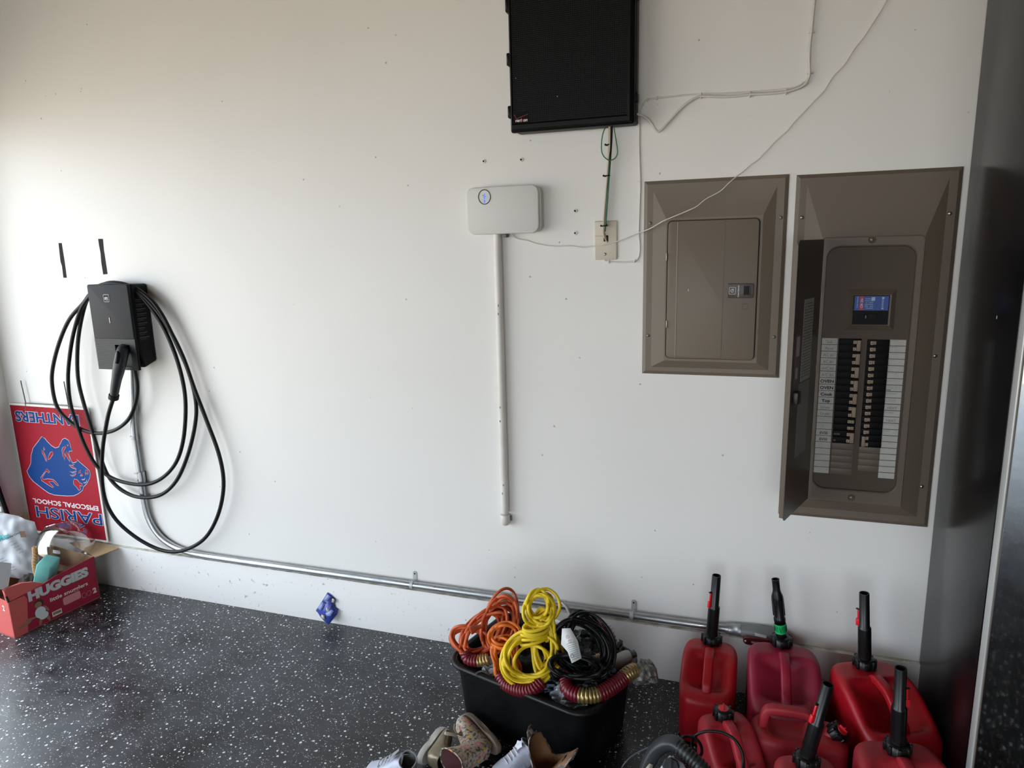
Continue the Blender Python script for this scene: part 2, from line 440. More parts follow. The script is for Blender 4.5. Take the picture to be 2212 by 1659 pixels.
# ================================================================ EV charger
def ev_charger():
    x1 = at(319, 616, 0).x; x0 = at(185, 615, -0.097).x
    zt = 1.3085; zb = 0.984
    T = thing('car_charger', (x0 + (x1 - x0) / 2, 0, zb), 'black electric car charger with coiled cable and plugged-in handle on the white wall', 'car charger')
    # side profile: deeper at the top front, tapering to the bottom
    prof = [(-.001, zb + 0.024), (-.001, zt), (-0.078, zt + 0.002), (-0.078, zt - 0.26), (-0.062, zb + 0.004)]
    mb = MB(); b = bmesh.new()
    vs0 = [b.verts.new((x0 + 0.006, y, z)) for y, z in prof]; vs1 = [b.verts.new((x1, y, z)) for y, z in prof]
    b.faces.new(vs0); b.faces.new(vs1[::-1])
    for i in range(5): b.faces.new((vs0[i], vs1[i], vs1[(i + 1) % 5], vs0[(i + 1) % 5]))
    bmesh.ops.recalc_face_normals(b, faces=b.faces)
    bmesh.ops.bevel(b, geom=list(b.edges), offset=0.008, segments=3, profile=0.5, affect='EDGES')
    mb.merge(b)
    body = mb.build('housing', K_PLAS, T)
    # front cover plate
    yf = -0.094
    zsplit = zt - 0.205
    cover = MB()
    cover.prism(rrect(x0, zsplit, x1 - 0.001, zt + 0.002, 0.008)[:14] + [(x0, zsplit), (x1 - 0.001, zsplit)], (0, -0.013, 0), O=(0, yf + 0.013, 0), bev=0.003)
    cv = cover.build('front_cover', mat('charger_front_grey', '#1c1d20', 0.55, spec=.25, bump=0.3, bscale=600), T)
    # ribbed lower cover with the socket opening on the right
    lo = MB()
    ox0, ox1, oz0, oz1 = x0 + 0.098, x0 + 0.172, zb + 0.012, zsplit - 0.022
    def slab(xa, xb, za, zc):
        n = max(1, int((zc - za) / 0.0052)); h = (zc - za) / n
        for i in range(n):
            lo.box((xa, yf, za + i * h), (xb, yf + 0.012, za + i * h + h * 0.62))
        lo.box((xa, yf + 0.0025, za), (xb, yf + 0.013, zc))
    slab(x0, ox0, zb, zsplit); slab(ox1, x1 - 0.001, zb, zsplit); slab(ox0, ox1, oz1, zsplit)
    slab(ox0, ox1, zb, oz0)
    lo.build('ribbed_cover', mat('charger_rib_grey', '#2a2b2d', 0.42, spec=.3), T)
    MB().box((ox0 - 0.004, yf + 0.014, oz0 - 0.004), (ox1 + 0.004, yf + 0.05, oz1 + 0.004)).build('holster', K_MATTE, T)
    # logo: rounded square with letters
    lx, lz = at(230, 644, yf).x, at(230, 644, yf).z
    lg = MB()
    lg.tube([(lx + p[0], yf - 0.0006, lz + p[1]) for p in rrect(-0.0135, -0.0135, 0.0135, 0.0135, 0.004, 4)], 0.0008, 6, closed=True)
    lg.box((lx - 0.002, yf - 0.001, lz - 0.0075), (lx + 0.0085, yf, lz - 0.006))
    lgo = lg.build('logo', M_WHITEINK, T)
    text('gm', (lx - 0.0095, yf - 0.0004, lz - 0.003), UX, UZ, 0.0135, M_WHITEINK, T, 'logo_lettering', bold=0.0002)
    sx = at(237, 691, yf).x; sz = at(237, 691, yf).z
    MB().box((sx - 0.0012, yf - 0.001, sz - 0.012), (sx + 0.0012, yf + 0.001, sz + 0.008)).build('status_light', mat('status_white', '#e8e8ea', 0.4), T)
    MB().box((sx - 0.001, yf - 0.001, sz + 0.008), (sx + 0.001, yf + 0.001, sz + 0.013)).build('status_light', mat('status_red', '#b0324a', 0.4), T)
    # raised lettering block on the right side
    sd = MB(); random.seed(5)
    for r in range(9):
        z = zt - 0.06 - r * 0.018; L = random.uniform(0.028, 0.046)
        sd.box((x1, -0.068, z), (x1 + 0.0009, -0.068 + L, z + 0.0035)); sd.box((x1, -0.068, z - 0.006), (x1 + 0.0009, -0.068 + L * 0.7, z - 0.004))
    sd.build('side_label', mat('side_label_grey', '#3a3b3d', 0.5), T)
    # connector handle
    hp = [at(268, 752, yf + 0.03), at(266, 757, yf - 0.01), at(262, 772, yf - 0.03), at(256, 800, yf - 0.038), at(251, 825, yf - 0.036), at(247.5, 846, yf - 0.033), at(245.5, 860, yf - 0.031)]
    hd = MB().tube(cr(hp, 6), lambda t: 0.019 + 0.004 * sin(pi * min(1, t * 1.6)) - 0.008 * max(0, t - 0.5) * 2 * 0.6, 16)
    h = hd.build('connector_handle', mat('connector_black', '#202327', 0.45), T)
    MB().tube([at(246.5, 853, yf - 0.032), at(245, 861, yf - 0.031)], 0.0185, 16).build('cable_grip', K_MATTE, h)
    MB().tube(cr([at(256, 753, yf - 0.02), at(255, 768, yf - 0.052), at(252, 785, yf - 0.06)], 5), 0.0065, 8).build('release_latch', K_PLAS, h)
    # cable: from the handle, loops hung over the top hook, last run up into the housing bottom
    r = 0.0075
    path = [(245, 860, -.125), (232, 905, -.12), (221, 980, -.11), (223, 1060, -.10), (245, 1115, -.085), (290, 1158, -.06), (345, 1187, -.04), (392, 1190, -.040), (440, 1165, -.040), (470, 1115, -.040), (483, 1050, -.040), (474, 985, -.040), (445, 905, -.040), (420, 840, -.040), (395, 770, -.04), (362, 705, -.042), (325, 655, -.048), (285, 622, -.056), (248, 612.5, -.062), (215, 617, -.064), (196, 637, -.066), (175, 668, -.066), (160, 715, -.066), (151, 765, -.066), (147, 820, -.066), (153, 875, -.064), (167, 920, -.062), (186, 968, -.058), (212, 1010, -.05), (250, 1036, -.040), (305, 1047, -.040), (345, 1036, -.040), (378, 1003, -.040), (395, 955, -.040), (401, 890, -.040), (397, 835, -.040), (380, 770, -.041), (352, 705, -.042), (318, 655, -.05), (280, 619, -.058), (245, 616, -.06), (210, 622, -.058), (187, 650, -.056), (172, 710, -.056), (167, 765, -.056), (169, 820, -.056), (180, 868, -.055), (196, 920, -.052), (218, 990, -.045), (235, 1030, -.04), (262, 1058, -.040), (300, 1074, -.040), (345, 1070, -.040), (380, 1040, -.040), (405, 985, -.040), (421, 920, -.040), (423, 868, -.040), (408, 805, -.040), (380, 740, -.041), (350, 680, -.044), (320, 642, -.05), (280, 617, -.055), (235, 611, -.056), (200, 630, -.056), (180, 655, -.058), (150, 690, -.06), (128, 740, -.06), (114, 795, -.06), (113, 835, -.06), (124, 880, -.06), (150, 910, -.056), (180, 929, -.05), (215, 936, -.045), (250, 928, -.045), (278, 905, -.045), (293, 870, -.045), (297, 835, -.046), (291, 800, -.048), (287, 780, -.048)]
    MB().tube(cr([at(*p) for p in path], 7), r, 10).build('charging_cable', K_CABLE, T)
ev_charger()

# ================================================================ galvanised conduit from the charger
def conduit():
    r = 0.0125
    pts = [(285, 792, -.016), (287, 850, -.016), (290, 930, -.016), (301, 1010, -.016), (308, 1060, -.016), (318, 1110, -.016), (335, 1145, -.016), (362, 1172, -.018), (405, 1192, -.02), (480, 1206, -.022), (700, 1236, -.024), (890, 1262, -.024), (1110, 1292, -.024), (1365, 1328, -.024), (1545, 1354, -.024), (1588, 1360, -.024)]
    P = [at(*p) for p in pts]
    # keep the long run dead straight
    a, c = P[9], P[-1]
    for i in range(9, len(P)):
        t = (P[i] - a).dot(c - a) / (c - a).length_squared; P[i] = a + (c - a) * t
    T = thing('metal_conduit', (P[-1].x, 0, P[-1].z), 'galvanised steel conduit bending down from the charger and running right above the curb', 'conduit')
    MB().tube(cr(P, 8), r, 14).build('pipe', M_STEEL, T)
    def ring(px, py, L=0.022, rr=0.0155, y=-.016, nm='coupling', d=V(0.02, 0, -1)):
        p = at(px, py, y); d = d.normalized()
        MB().tube([p - d * L / 2, p + d * L / 2], rr, 14).build(nm, M_STEEL, T)
    ring(290.5, 945, 0.014, 0.0155); ring(306, 1030, 0.045, 0.0148)
    for px, py in ((297, 1022), (298, 1037)):
        p = at(px, py, -.03); MB().tube([p, p + V(-0.012, -0.004, 0)], 0.0028, 8).build('set_screw', M_SCREW, T)
    hd = (c - a).normalized()
    for px, py in ((890, 1262), (1365, 1328)):
        p = at(px, py, -.024); t = (p - a).dot(hd); p = a + hd * t
        s = MB(); s.tube([p - hd * 0.006, p + hd * 0.006], r + 0.0022, 14)
        s.prism(rrect(-0.0075, 0, 0.0075, 0.036, 0.007), (0, -0.0022, 0), O=(p.x + 0.002, -0.0005, p.z + r * 0.6))
        st = s.build('strap', mat('strap_zinc', '#b5b8b9', .45, metal=.3), T)
        MB().lathe([(0, 0.003), (0.002, 0.0025), (0.003, 0.001), (0.003, 0)], 12, Matrix.Translation((p.x + 0.002, -0.0025, p.z + 0.034)) @ Matrix.Rotation(radians(90), 4, 'X')).build('screw', mat('dark_screw', '#3a3c3e', 0.4, metal=0.8), st)
    # connector + conduit body with maroon cover
    e = P[-1]
    MB().tube([e - hd * 0.028, e - hd * 0.02, e - hd * 0.019, e + hd * 0.004, e + hd * 0.005, e + hd * 0.016], [0.0155, 0.0155, 0.0185, 0.0185, 0.02, 0.02], 14).build('connector', M_STEEL, T)
    g = mat('grey_cast_metal', '#7b7d7e', 0.5, metal=0.2)
    q = e + hd * 0.012
    b = MB(); b.tube([q, q + hd * 0.02, q + hd * 0.035, q + hd * 0.11, q + hd * 0.125], [0.019, 0.021, 0.0232, 0.0232, 0.018], 16)
    body = b.build('conduit_body', g, T)
    up2 = V(0, 0, 1); n = V(0, -1, -0.35).normalized(); w2 = hd.cross(n).normalized()
    c0 = q + hd * 0.064 + n * 0.0232 + V(0, 0, -.007)
    pts2 = rrect(-0.052, -0.017, 0.052, 0.017, 0.016, 8)
    cov = MB(); cov.prism(pts2, n * 0.007, O=c0, U=hd, W=w2, bev=0.002)
    cv = lab(cov.build('conduit_cover', mat('maroon_enamel', '#5c1c26', 0.35), body), 'maroon screwed cover plate')
    MB().tube([c0 + n * 0.008 + hd * -0.028, c0 + n * 0.0085 + hd * 0.03], 0.0035, 8).build('cover_ridge', mat('worn_ridge', '#a28a86', 0.4), cv)
    p = c0 + n * 0.008 - hd * 0.044
    MB().lathe([(0, 0.003), (0.004, 0.002), (0.005, 0)], 10, Matrix.Translation(p) @ n.to_track_quat('Z', 'Y').to_matrix().to_4x4()).build('cover_screw', M_SCREW, cv)
    st = MB().box((0, 0, 0), (0.034, 0.0006, 0.009)).build('sticker', mat('sticker_white', '#c9cacb', 0.5), None)
    st.location = q + hd * 0.045 + V(0, -0.026, 0.004); st.rotation_euler = (-0.25, 0.143, 0); st.parent = body
    st.matrix_parent_inverse = world_m(body).inverted()
    return T
conduit()

# ================================================================ white PVC conduit and irrigation controller
def pvc():
    a = at(1073.5, 512, -.018); c = at(1091, 1120, -.018)
    x = a.x
    T = thing('plastic_conduit', (c.x, 0, c.z), 'white painted plastic pipe running straight down the wall from the white controller box', 'pipe')
    m = mat('pvc_painted', '#d8d5cf', 0.38, col2='#cfcac2', vscale=12)
    MB().tube([(a.x, -.016, a.z + 0.01), (c.x, -.016, c.z + 0.02)], 0.0134, 16).build('pipe', m, T)
    MB().tube([(c.x, -.016, c.z + 0.014), (c.x, -.016, c.z + 0.013), (c.x, -.016, c.z - 0.012), (c.x, -.016, c.z - 0.022), (c.x, -.016, c.z - 0.026)], [0.0155, 0.0165, 0.0165, 0.012, 0.004], 16).build('end_cap', m, T)
    random.seed(3)
    for s in (-1, 1):
        MB().box((c.x + s * 0.017 - 0.003, -0.004, c.z - 0.012), (c.x + s * 0.017 + 0.003, 0.0, c.z + 0.006), 0.001).build('wall_plug', mat('torn_drywall', '#8e8b86', 0.9), T)
    for px, py in ((1076, 660), (1076, 678), (1080, 880), (1080, 910), (1087, 1048), (1085, 1066)):
        p = at(px, py, -.0298); MB().box((p.x - .002, p.y, p.z - .004), (p.x + .002, p.y + .002, p.z + .003), 0.0009).build('paint_chip', mat('chip_grey', '#8f8c87', 0.8), T)
pvc()

def controller():
    yf = -0.04
    x0, x1 = -0.823, -0.590; zt, zb = 1.594, 1.452
    T = thing('irrigation_controller', ((x0 + x1) / 2, 0, zb), 'white rounded controller box with blue lit dial on the wall above the pipe', 'controller')
    m = mat('controller_grey_white', '#cdccc8', 0.5)
    b = MB(); b.prism(rrect(x0 + 0.003, zb + 0.003, x1 + 0.004, zt - 0.003, 0.022, 8), (0, -0.030, 0), O=(0, 0, 0)); b.build('housing', m, T)
    b = MB(); b.prism(rrect(x0, zb, x1, zt, 0.024, 8), (0, -0.013, 0), O=(0, -0.028, 0), bev=0.003); cv = b.build('front_cover', m, T)
    c = at(1046.5, 425.5, yf - 0.001)
    cc = (c.x, c.y, c.z)
    MB().tube([(c.x + 0.0195 * cos(a * pi / 18), yf - 0.0015, c.z + 0.0215 * sin(a * pi / 18)) for a in range(36)], 0.0012, 6, closed=True).build('dial_ring', M_BLACKINK, T)
    e = bpy.data.materials.new('blue_led'); e.use_nodes = True
    bs = e.node_tree.nodes['Principled BSDF']; bs.inputs['Base Color'].default_value = lin('#1b46d8'); bs.inputs['Emission Color'].default_value = (0.05, 0.2, 1, 1); bs.inputs['Emission Strength'].default_value = 1.2
    g = MB()
    for k, (u, w2, a, h) in enumerate([(-0.0006, -0.018, 0.003, 0.006), (-0.0006, -0.011, 0.003, 0.003), (-0.0002, -0.006, 0.003, 0.005), (0.0, 0.0005, 0.003, 0.004), (0.002, 0.0005, 0.005, 0.002), (0.0005, 0.006, 0.0028, 0.0038), (-0.002, -0.001, 0.003, 0.002)]):
        g.box((c.x + u - a / 2, yf - 0.0018, c.z + w2), (c.x + u + a / 2, yf, c.z + w2 + h))
    g.build('status_light', e, T)
    d = MB(); d.box((c.x - 0.0018, yf - 0.0017, c.z - 0.012), (c.x + 0.0008, yf, c.z - 0.008)); d.box((c.x - 0.006, yf - 0.0017, c.z + 0.004), (c.x - 0.0015, yf, c.z + 0.0055))
    d.build('dial_mark', M_BLACKINK, T)
    p = at(1063, 449, yf); MB().lathe([(0, 0.001), (0.0011, 0.0005), (0.0011, 0)], 8, Matrix.Translation(p) @ Matrix.Rotation(radians(90), 4, 'X')).build('pin_hole', M_BLACKINK, T)
    p = at(1092, 510, -.02); MB().box((p.x - .006, -.03, p.z - .004), (p.x + .006, -.004, p.z + .006), .002).build('cable_port', mat('port_grey', '#6c6a66', 0.6), T)
controller()

# ================================================================ wall anchors
def anchor(px, py, lbl):
    p = at(px, py, -.001)
    T = thing('wall_anchor', p, lbl, 'screw anchor', 'white screw anchors in the wall')
    R = Matrix.Translation(p + V(0, 0.002, 0)) @ Matrix.Rotation(radians(90), 4, 'X')
    MB().lathe([(0.0032, 0.002), (0.0034, 0.0045), (0.0058, 0.0042), (0.0064, 0.002), (0.0064, 0)], 18, R).build('collar', W_PLAS, T)
    b = MB(); b.box((p.x - .0026, p.y - .001, p.z - .0009), (p.x + .0026, p.y, p.z + .0009)); b.box((p.x - .0009, p.y - .001, p.z - .0026), (p.x + .0009, p.y, p.z + .0026)); b.lathe([(0, .003), (.0017, .003), (.0017, 0)], 10, R)
    b.build('hole', M_DARKSLOT, T)
anchor(1045, 348.5, 'white anchor in the wall, the left one above the controller box')
anchor(1126, 345, 'white anchor in the wall, right one above the controller box')
anchor(1242.5, 455.5, 'white anchor in the wall, upper one between controller box and wall plate')
anchor(1242.5, 503.5, 'white anchor in the wall, lower one between controller box and wall plate')

# ================================================================ wall plate
def plate():
    T = thing('wall_plate', (at(1308, 520, 0).x, 0, at(1308, 560, 0).z), 'ivory blank wall plate with a notched hole where the cables enter', 'wall plate')
    a = at(1284.5, 561.5, 0); b = at(1334, 476, 0)
    x0, z0, x1, z1 = a.x, a.z, b.x, b.z
    mb = MB(); mb.prism(rrect(x0, z0, x1, z1, 0.004, 3), (0, -0.006, 0), bev=0.003); mb.build('plate', M_IVORY, T)
    cx = (x0 + x1) / 2
    h = at(1309, 515, -.006)
    MB().box((h.x - .007, -.0066, h.z - .009), (h.x + .007, -.004, h.z + .009)).build('slot', M_DARKSLOT, T)
    MB().box((x0 + .001, -.0064, h.z + .007), (h.x - .006, -.005, h.z + .0078)).build('crack', mat('crack_brown', '#6e6253', 0.8), T)
    for px, py in ((1307, 549), (1309, 486)):
        p = at(px, py, -.006)
        s = MB().lathe([(0, 0.0022), (0.0028, 0.0019), (0.0042, 0.0008), (0.0044, 0)], 14, Matrix.Translation(p) @ Matrix.Rotation(radians(90), 4, 'X')).build('screw', M_SCREW, T)
        MB().box((p.x - .003, -.0086, p.z - .0005), (p.x + .003, -.0078, p.z + .0005)).build('screw_slot', M_DARKSLOT, s)
plate()

# ================================================================ black network enclosure
def enclosure():
    yf = -0.075
    x0 = at(1103, 288, yf).x; x1 = at(1371, 268, yf + 0.01).x; zb = 1.7395; zt = zb + 0.56
    T = thing('network_enclosure', ((x0 + x1) / 2, 0, zb), 'large black textured wall enclosure with red check mark sticker', 'network box')
    k = mat('enclosure_black', '#060607', 0.42, spec=.15); 
    MB().box((x0 + .004, yf + .022, zb + .003), (x1 + .001, 0, zt), 0.008, seg=3).build('housing', k, T)
    # door with bevelled frame and recessed textured face
    d = MB()
    d.box((x0, yf, zb), (x1, yf + .02, zt), 0.006, seg=3)
    door = d.build('door', k, T)
    fr = MB(); a0, a1, b0, b1 = x0 + .004, x1 - .004, zb + .004, zt - .004
    i0, i1, j0, j1 = x0 + .010, x1 - .020, zb + .024, zt - .014
    vs = [(a0, yf - .0005, b0), (a1, yf - .0005, b0), (a1, yf - .0005, b1), (a0, yf - .0005, b1)]
    m0 = [(x, yf - .006, z) for x, z in ((a0 + .003, b0 + .004), (a1 - .008, b0 + .004), (a1 - .008, b1 - .004), (a0 + .003, b1 - .004))]
    m1 = [(x, yf - .006, z) for x, z in ((i0 - .003, j0 - .004), (i1 + .004, j0 - .004), (i1 + .004, j1 + .004), (i0 - .003, j1 + .004))]
    m2 = [(x, yf - .002, z) for x, z in ((i0, j0), (i1, j0), (i1, j1), (i0, j1))]
    AL = vs + m0 + m1 + m2; F = []
    for l in range(3):
        for i in range(4): F.append((l * 4 + i, l * 4 + (i + 1) % 4, l * 4 + 4 + (i + 1) % 4, l * 4 + 4 + i))
    fr._add(AL, F, smooth=False)
    fr.build('door_frame', mat('frame_black', '#09090a', 0.4, spec=.2), door, sharp=20)
    # textured face with procedural dimples
    m, N, L, b = node_mat('dimpled_black')
    tc = N.new('ShaderNodeTexCoord'); vo = N.new('ShaderNodeTexVoronoi'); vo.inputs['Scale'].default_value = 190; vo.inputs['Randomness'].default_value = 0.0
    L.new(tc.outputs['Object'], vo.inputs['Vector'])
    b.inputs['Specular IOR Level'].default_value = .15; b.inputs['Roughness'].default_value = 0.55
    L.new(mixc(N, L, mrange(N, L, vo.outputs['Distance'], 0.2, 0.5), lin('#141517'), lin('#08090a')), b.inputs['Base Color'])
    bp = N.new('ShaderNodeBump'); bp.inputs['Distance'].default_value = 0.002; bp.inputs['Strength'].default_value = 0.8; L.new(vo.outputs['Distance'], bp.inputs['Height']); L.new(bp.outputs[0], b.inputs['Normal'])
    MB().box((i0 - .001, yf - .0022, j0 - .001), (i1 + .001, yf, j1 + .001)).build('door_panel', m, door)
    # hinges left, latches right
    for px, py in ((1091, 16), (1093, 131), (1096, 244)):
        p = at(px, py, yf + .02)
        h = MB(); z = p.z
        h.box((x0 - .010, yf + .006, z - .017), (x0 + .004, yf + .034, z + .017), 0.003)
        ho = h.build('hinge', K_PLAS, T)
        MB().box((x0 - .0085, yf + .0045, z - .009), (x0 - .004, yf + .008, z + .009), 0.001).build('hinge_pin', mat('hinge_edge', '#26282a', 0.4), ho)
    for py in (-12, 211):
        p = at(1378, py, yf + .03); z = p.z
        MB().box((x1 - .002, yf + .012, z - .012), (x1 + .006, yf + .045, z + .012), 0.002).build('latch', K_PLAS, T)
    # sticker
    s0 = at(1108, 265, yf - .003); s1 = at(1142, 241, yf - .003)
    sx0, sz0, sx1, sz1 = s0.x, s0.z, s1.x, s1.z
    st = MB().box((sx0, yf - .0032, sz0 - .002), (sx1, yf - .002, sz1 + .002)).build('sticker', mat('sticker_black', '#050506', 0.5, spec=.12), door)
    yy = yf - .0036
    ck = MB(); q = [at(1111, 248, yy), at(1116, 257, yy), at(1141, 246, yy)]
    ck.tube([q[0], q[1] + V(0, 0, -.0003), q[1]], 0.0007, 6); ck.tube([q[1], q[2]], 0.0007, 6)
    ck.build('check_mark', mat('check_red', '#a83a40', 0.5), st)
    bx = at(1112.5, 264, yy)
    text('veri', (bx.x, yy, bx.z), UX, UZ, 0.0125, M_WHITEINK, st, bold=0.0003, shear=0.25)
    text('z', (bx.x + .0185, yy, bx.z), UX, UZ, 0.0125, M_REDINK, st, bold=0.0003, shear=0.25)
    text('on', (bx.x + .0245, yy, bx.z), UX, UZ, 0.0125, M_WHITEINK, st, bold=0.0003, shear=0.25)
    for px, py in ((1204, 208), (1114, 169)):
        p = at(px, py, yf - .0022)
        MB().box((p.x - .0009, p.y - .0006, p.z - .0009), (p.x + .0009, p.y, p.z + .0009)).build('paint_speck', M_WHITEINK, door)
enclosure()

# ================================================================ cables under the enclosure
def bundle():
    T = thing('cable_bundle', at(1307, 520, -.01), 'tied bundle of black, beige and green cables between black enclosure and wall plate', 'cable')
    def cab(pts, r, m, n='cable', l=None):
        o = MB().tube(cr([at(*p) for p in pts], 6), r, 8).build(n, m, T)
        if l: lab(o, l)
    cab([(1321, 262, -.03), (1320, 300, -.02), (1316.5, 350, -.014), (1313, 400, -.012), (1309, 450, -.012), (1305, 490, -.014)], 0.0042, K_CABLE, l='thick black cable')
    cab([(1316, 262, -.032), (1315.5, 312, -.026), (1312, 380, -.022), (1308, 430, -.020), (1304, 485, -.022), (1305, 500, -.016), (1310, 518, -.004)], 0.0026, mat('beige_jacket', '#b7a88e', 0.6), l='beige cable')
    cab([(1318, 262, -.034), (1317, 320, -.030), (1314, 345, -.026), (1310, 430, -.018), (1306, 490, -.018)], 0.0011, mat('pale_wire', '#cfc6b4', 0.6), 'wire', l='pale wire')
    cab([(1317, 346, -.018), (1314.5, 400, -.020), (1311, 450, -.020), (1308, 490, -.020), (1307, 500, -.014)], 0.0021, mat('green_wire', '#156b45', 0.45), 'wire', l='green wire')
    cab([(1311, 268, -.035), (1302, 290, -.035), (1299, 318, -.034), (1302, 334, -.033), (1311, 344, -.031), (1320, 346, -.03), (1330, 340, -.03), (1334, 328, -.031), (1331, 305, -.033), (1325, 268, -.035)], 0.0016, mat('green_wire', '#156b45', 0.45), 'wire', l='green wire loop')
    cab([(1303, 495, -.018), (1305, 510, -.016), (1312, 524, -.006)], 0.0022, mat('beige_jacket', '#b7a88e', 0.6))
    for px, py in ((1315, 313), (1311, 380), (1305.5, 488)):
        c = at(px, py, -.02)
        MB().tube([(c.x + 0.0085 * cos(a), c.y + 0.0085 * sin(a), c.z + .0008 * cos(a)) for a in [k * pi / 8 for k in range(16)]], 0.0017, 6, closed=True).box((c.x - .011, c.y - .009, c.z - .002), (c.x - .006, c.y - .004, c.z + .003), .0008).build('cable_tie', K_PLAS, T)
bundle()

def wall_cables():
    m = mat('white_jacket', '#cfcbc4', 0.5); m2 = mat('painted_clip', '#d3cfc8', 0.5)
    T = thing('coaxial_cable', at(1370, 246, -.03), 'thick white cable from the black enclosure dipping and climbing stapled up the wall', 'cable')
    P = [(1375, 246.5, -.03), (1382, 248, -.03), (1396, 255, -.025), (1408, 267, -.018), (1415, 279, -.012), (1422, 284, -.010), (1430, 279, -.009), (1445, 262, -.0085), (1465, 240, -.0085), (1485, 222, -.0085), (1503, 211, -.0085), (1516, 207.5, -.0085), (1560, 209, -.0085), (1590, 207.5, -.0085), (1620, 204, -.0085), (1660, 202, -.0085), (1698, 198, -.0085), (1722, 191, -.0085), (1738, 183, -.0085), (1746, 170, -.0085), (1749, 158, -.0085), (1748.5, 130, -.0085), (1750, 95, -.0085), (1753, 70, -.0085), (1756, 40, -.0085), (1760, 0, -.0085), (1763, -30, -.0085)]
    MB().tube(cr([at(*p) for p in P], 5), 0.0034, 8).build('cable', m, T)
    for px, py, v in ((1514, 207, 1), (1620, 204, 1), (1698, 198, 1), (1741, 182, 2), (1749.5, 158, 0), (1753, 70, 0)):
        c = at(px, py, -.004)
        a = {0: 0, 1: pi / 2, 2: -0.7}[v]
        mb = MB(); mb.box((-.008, -.006, -.0018), (.008, .004, .0018), .0012)
        o = mb.build('cable_clip', m2, None); o.location = c; o.rotation_euler = (0, a, 0); o.parent = T; o.matrix_parent_inverse = world_m(T).inverted()
    T = thing('telephone_cable', at(1310, 566, -.003), 'slim white painted cable run from the wall plate up beside the enclosure and right', 'cable')
    P = [(1306, 563, -.003), (1318, 565.5, -.003), (1345, 566.5, -.003), (1368, 565, -.003), (1376, 561, -.003), (1381, 550, -.003), (1382, 530, -.003), (1380, 500, -.003), (1382, 440, -.003), (1383, 395, -.003), (1381, 330, -.003), (1381, 280, -.003), (1383, 245, -.003), (1387, 228, -.003), (1394, 218, -.003), (1403, 214, -.003), (1420, 212, -.003), (1465, 207, -.003), (1512, 203.5, -.003), (1560, 202.5, -.003), (1610, 199.5, -.003), (1660, 196, -.003), (1700, 192, -.003), (1725, 185, -.003), (1736, 176, -.003)]
    MB().tube(cr([at(*p) for p in P], 5), 0.0022, 8).build('cable', mat('white_jacket_thin', '#d5d1ca', 0.5), T)
    for px, py, a in ((1315, 565.5, 0), (1371, 564, 0.5), (1382, 392, pi / 2), (1388, 227, 0.9), (1399, 215.5, 0.4), (1419, 212, 0)):
        o = MB().box((-.0022, -.005, -.0045), (.0022, .003, .0045), .001).build('cable_clip', m2, None)
        o.location = at(px, py, -.003); o.rotation_euler = (0, a, 0); o.parent = T; o.matrix_parent_inverse = world_m(T).inverted()
    P = [(1106, 506, -.022), (1112, 512, -.016), (1124, 517, -.008), (1140, 520, -.004), (1152, 524.5, -.004), (1170, 529, -.006), (1200, 532.5, -.007), (1230, 531, -.007), (1258, 535, -.008), (1275, 532.5, -.009), (1300, 529, -.012), (1320, 525.5, -.012), (1345, 517.5, -.010), (1380, 503, -.012), (1404, 494, -.022), (1432, 478, -.034), (1460, 466, -.038), (1485, 455.5, -.04), (1505, 446, -.04), (1525, 430, -.034), (1556, 413, -.028), (1575, 395, -.022), (1594, 379, -.014), (1605, 371, -.008), (1622, 355, -.006), (1640, 342, -.006), (1680, 300, -.005), (1700, 283, -.005), (1715, 264, -.005), (1740, 238, -.005), (1755, 222, -.005), (1780, 196, -.005), (1792, 176, -.005), (1803, 161, -.005), (1825, 138, -.005), (1845, 106, -.005), (1865, 81, -.005), (1884, 52, -.005), (1902, 24, -.005), (1918, -4, -.005), (1930, -30, -.005)]
    tag(MB().tube(cr([at(*p) for p in P], 5), 0.0017, 6).build('power_cord', mat('white_thin_cord', '#d9d4cb', 0.5)), 'thin white cord drooping from the controller box across the closed breaker panel to the ceiling', 'cord')
wall_cables()

